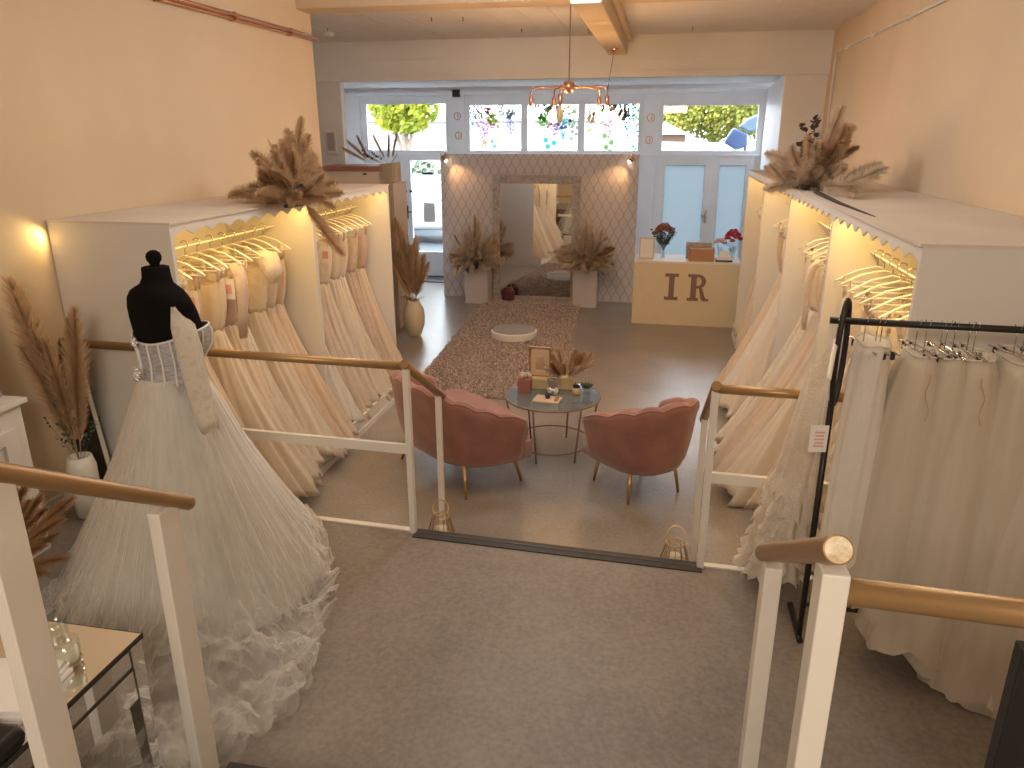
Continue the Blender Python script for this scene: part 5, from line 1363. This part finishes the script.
D3 = [('rose', 'olive', .12, .88, .16, 0), ('sprig', 'brown', .10, .60, .22, 1.2), ('star', 'orange', .2, .42, .18, 0), ('rose', 'yellow', .36, .90, .2, 0), ('wisteria', 'pink', .46, .98, .50, 0), ('sprig', 'brown', .64, .66, .24, 1.1), ('sprig', 'sage', .70, .88, .2, 1.9), ('star', 'teal', .60, .42, .28, .2), ('star', 'red', .78, .24, .18, 0), ('wisteria', 'teal', .88, .98, .76, .01), ('wisteria', 'teal', .80, .98, .40, .0), ('dots', 'green', .4, .1, .3, 0), ('rose', 'yellow', .1, .45, .12, 0)]
for dd in (D_, D2, D3):
    rq = random.Random(len(dd) * 7 + int(dd[0][2] * 100))
    for q in range(9): dd.append((rq.choice(['sprig', 'sprig', 'star', 'rose']), rq.choice(['olive', 'sage', 'brown', 'green', 'lilac', 'orange', 'pink']), rq.uniform(.08, .92), rq.uniform(.42, .95), rq.uniform(.13, .22), rq.uniform(0, 3)))
for p, dd in enumerate((D_, D2, D3)):
    for kind, col, u, v, s, rot in dd: decal(kind, col, lerp(wm[p][0], wm[p][2], u), lerp(T0, T1, v), s, rot, p)
b = BM(); box(b, -4.02, YS + .03, .93, -3.82, YS + .036, 1.25); tag(obj('door_notice', b, 'plinthw'), 'plain pale notice stuck on the glass of the left door', 'notice')

# ================================================================== OUTSIDE
M['asphalt'] = mat('pale_pavement', (.07, .082, .095), .9, var=.1, scale=1)
M['crown_y'] = mat('yellow_green_leaves', (.34, .34, .015), .7, col2=(.18, .24, .01), scale=3, translucent=.35)
M['crown_g'] = mat('green_leaves', (.17, .22, .03), .7, col2=(.32, .31, .05), scale=2, translucent=.3)
M['hedge_g'] = mat('hedge_leaves', (.03, .07, .025), .7, col2=(.07, .11, .06), scale=5)
M['bark'] = mat('bark', (.22, .17, .13), .9)
M['carwhite'] = mat('white_car_paint', (.2, .21, .22), .25)
M['bluepl'] = mat('blue_plastic', (.012, .035, .10), .4)
M['skyblue'] = mat('pale_blue_canvas', (.04, .075, .11), .5)
M['brick'] = mat('orange_brick', (.13, .07, .04), .8, var=.2, scale=12)
M['render'] = mat('white_render', (.34, .34, .33), .8)
b = BM(); box(b, -40, 12.75, -.12, 40, 60, -.02); struct('ground', b, 'asphalt')
def crown(bm, c, r, n, sz=.16, sq=(1, 1, 1)):
    for i in range(n):
        d = Vector((R.gauss(0, 1), R.gauss(0, 1), R.gauss(0, 1))).normalized(); q = R.random() ** .33
        p = Vector(c) + Vector((d.x * r * q * sq[0], d.y * r * q * sq[1], d.z * r * q * sq[2]))
        a = Vector((R.gauss(0, 1), R.gauss(0, 1), R.gauss(0, 1))).normalized(); e = a.orthogonal().normalized(); f = a.cross(e); s = sz * R.uniform(.6, 1.3)
        bm.faces.new([bm.verts.new(p + e * s), bm.verts.new(p + f * s * .6), bm.verts.new(p - e * s), bm.verts.new(p - f * s * .6)])
def tree(x, y, zc, r, label, m, n=1800, sq=(1, 1, .8), h=None, sz=.15):
    t = thing('tree', label, 'tree', (x, y, -.02), group=None)
    b = BM(); crown(b, (0, 0, zc), r, n, sz, sq); obj('foliage', b, m, t, fix=False)
    b = BM(); tube(b, [(0, 0, 0), (.05, 0, zc * .5), (0, 0, zc)], [.16, .12, .05], 8)
    for k in range(4): tube(b, [(0, 0, zc * .55), (cos(k * 1.6) * r * .5, sin(k * 1.6) * r * .4, zc)], [.07, .02], 6)
    obj('trunk', b, 'bark', t)
    return t
tree(-6.83, 20.0, 3.12, .92, 'round yellow-green tree seen through the left transom window', 'crown_y', 2600, sq=(1.0, .8, .84), sz=.09)
for i, (x, y, zc, r) in enumerate(((.0, 30, 3.35, 1.3), (1.8, 31, 3.4, 1.45), (3.6, 30, 3.35, 1.4))):
    tree(x, y, zc, r, '%s of the row of green trees behind the right transom window' % ('leftmost', 'middle one', 'rightmost')[i], 'crown_g', 6000, sq=(1.0, .8, .92), sz=.085)
t = thing('hedge', 'green hedge across the street seen through the left glazed door', 'hedge', (-7.0, 19.2, -.02))
b = BM(); crown(b, (0, 0, .9), 1.0, 2600, .08, (1.9, .5, .95)); obj('foliage', b, 'hedge_g', t, fix=False)
t = thing('house', 'white rendered building behind the yellow-green tree', 'building', (-10, 33, 0))
b = BM(); box(b, -6, 0, 0, 7.5, 5, 2.9); obj('wall', b, 'render', t)
b = BM(); box(b, -6, -.2, 2.9, 7.5, 5, 3.05); obj('roof_edge', b, 'render', t)
for x in (-4, -1, 2, 5): b = BM(); box(b, x, -.02, 1.2, x + 1.2, .0, 2.3); obj('window', b, 'alu', t)
t = thing('hut', 'small brick hut with pale pitched roof at the left of the right transom window', 'building', (.12, 27, 0))
b = BM(); box(b, -.5, 0, 0, .5, 2, 2.35); obj('wall', b, 'brick', t)
b = BM(); prism(b, [(-.7, 2.35), (.62, 2.35), (-.2, 2.75)], 'xz', -.3, 2.3); obj('roof', b, 'ply', t)
def car(x, y, rz, label, m, s=1.0):
    t = thing('car', label, 'car', (x, y, -.02), rz)
    b = BM(); prism(b, [(-2.1, .35), (2.1, .35), (2.15, .8), (1.3, .95), (-1.6, 1.0), (-2.15, .85)], 'xz', -.85, .85); obj('car_body', b, m, t, bevel=.08)
    b = BM(); prism(b, [(-1.5, .98), (.95, .94), (.45, 1.42), (-.9, 1.45)], 'xz', -.72, .72); obj('cabin', b, 'smoke' if False else 'alu', t, bevel=.06)
    b = BM(); prism(b, [(-.95, 1.44), (.5, 1.41), (.4, 1.47), (-.85, 1.49)], 'xz', -.70, .70); obj('roof', b, m, t, bevel=.02)
    for cx in (-1.3, 1.35):
        for cy in (-.85, .85):
            b = BM(); tube(b, [(cx, cy - .1, .33), (cx, cy + .1, .33)], .33, 18); obj('wheel', b, 'dark', t)
car(-5.0, 17.2, .0, 'white car parked across the street left of the papered screen', 'carwhite')
t = thing('parked_van', 'white van roof seen through the right transom window', 'van', (1.6, 17.5, -.02))
b = BM(); prism(b, [(-2.2, .35), (2.4, .35), (2.4, 1.2), (1.7, 1.5), (1.1, 2.16), (-2.1, 2.22), (-2.25, 1.9)], 'xz', -.95, .95); obj('van_body', b, 'carwhite', t, bevel=.1)
b = BM(); prism(b, [(1.15, 1.5), (1.65, 1.5), (1.15, 2.05)], 'xz', -.97, .97); box(b, -.5, -.97, 1.4, .9, .97, 1.9); obj('van_windows', b, 'alu', t)
for cx in (-1.4, 1.5):
    for cy in (-.9, .9):
        b = BM(); tube(b, [(cx, cy - .1, .36), (cx, cy + .1, .36)], .36, 18); obj('wheel', b, 'dark', t)
t = thing('street_awning', 'blue folded awning with pale blue canopy outside the right transom window', 'awning', (1.30, 13.7, 0))
b = BM(); prism(b, [(-.36, 2.22), (-.22, 2.46), (.02, 2.36), (.03, 2.16), (-.15, 2.10)], 'xz', -.08, .08); obj('folded_cloth', b, 'bluepl', t, bevel=.03)
b = BM(); prism(b, [(-.14, 2.47), (.0, 2.60), (.25, 2.72), (.25, 2.45), (.04, 2.38)], 'xz', -.06, .10); obj('canopy', b, 'skyblue', t, bevel=.03)
b = BM(); tube(b, [(.0, 0, 0), (.0, 0, 2.2)], .02, 8); obj('pole', b, 'dark', t)
t = thing('street_post', 'dark bollard on the pavement outside the left glazed door', 'post', (-5.35, 15.3, -.02))
b = BM(); lathe(b, [(.07, 0), (.07, .1), (.05, .12), (.05, .95), (.065, 1.0), (.04, 1.08)], 14); obj('bollard_body', b, 'dark', t, smooth=True)
b = BM(); box(b, -9, 19.0, 0, -3, 19.05, .02); b.free()

# ================================================================== LIGHT
wd = bpy.data.worlds.new('world'); sc.world = wd; wd.use_nodes = True
bg = wd.node_tree.nodes['Background']; bg.inputs[0].default_value = (.80, .90, 1.0, 1); bg.inputs[1].default_value = 12.0
S = bpy.data.lights.new('sun', 'SUN'); S.energy = 5.0; S.angle = .02; S.color = (1, .93, .82)
so = bpy.data.objects.new('sun', S); C.objects.link(so); so.rotation_euler = Vector((.25, .75, -.75)).to_track_quat('-Z', 'Y').to_euler()
def area(name, loc, size, energy, col, rot=(0, 0, 0)):
    L = bpy.data.lights.new(name, 'AREA'); L.shape = 'RECTANGLE'; L.size, L.size_y = size; L.energy = energy; L.color = col
    o = bpy.data.objects.new(name, L); C.objects.link(o); o.location = loc; o.rotation_euler = rot; return o
area('fill_light_landing', (-.3, -1.6, 3.35), (1.8, 1.0), 85, (1, .88, .74), (math.radians(40), 0, 0))  # unseen area light behind the camera, added for general brightness
area('fill_light_platform', (-.8, 3.6, 3.58), (2.2, 1.0), 26, (1, .80, .60))  # added warm fill above the platform, no fitting modelled
L = bpy.data.lights.new('fill_light_far', 'POINT'); L.energy = 46; L.color = (.90, .95, 1); L.shadow_soft_size = .16  # added cool fill for the far half, kept out of view; nothing hangs here
o = bpy.data.objects.new('fill_light_far', L); C.objects.link(o); o.location = (-.75, 5.3, 3.33)
# warm glow strip behind the near end of the left wardrobe
L = bpy.data.lights.new('corner_glow', 'SPOT'); L.spot_size = math.radians(130); L.spot_blend = .6; L.energy = 3.0; L.color = (1, .70, .25); L.shadow_soft_size = .03
o = bpy.data.objects.new('corner_glow', L); C.objects.link(o); o.location = (XL + .05, 3.505, 1.86); o.rotation_euler = Vector((-.35, -1, -.55)).to_track_quat('-Z', 'Y').to_euler()
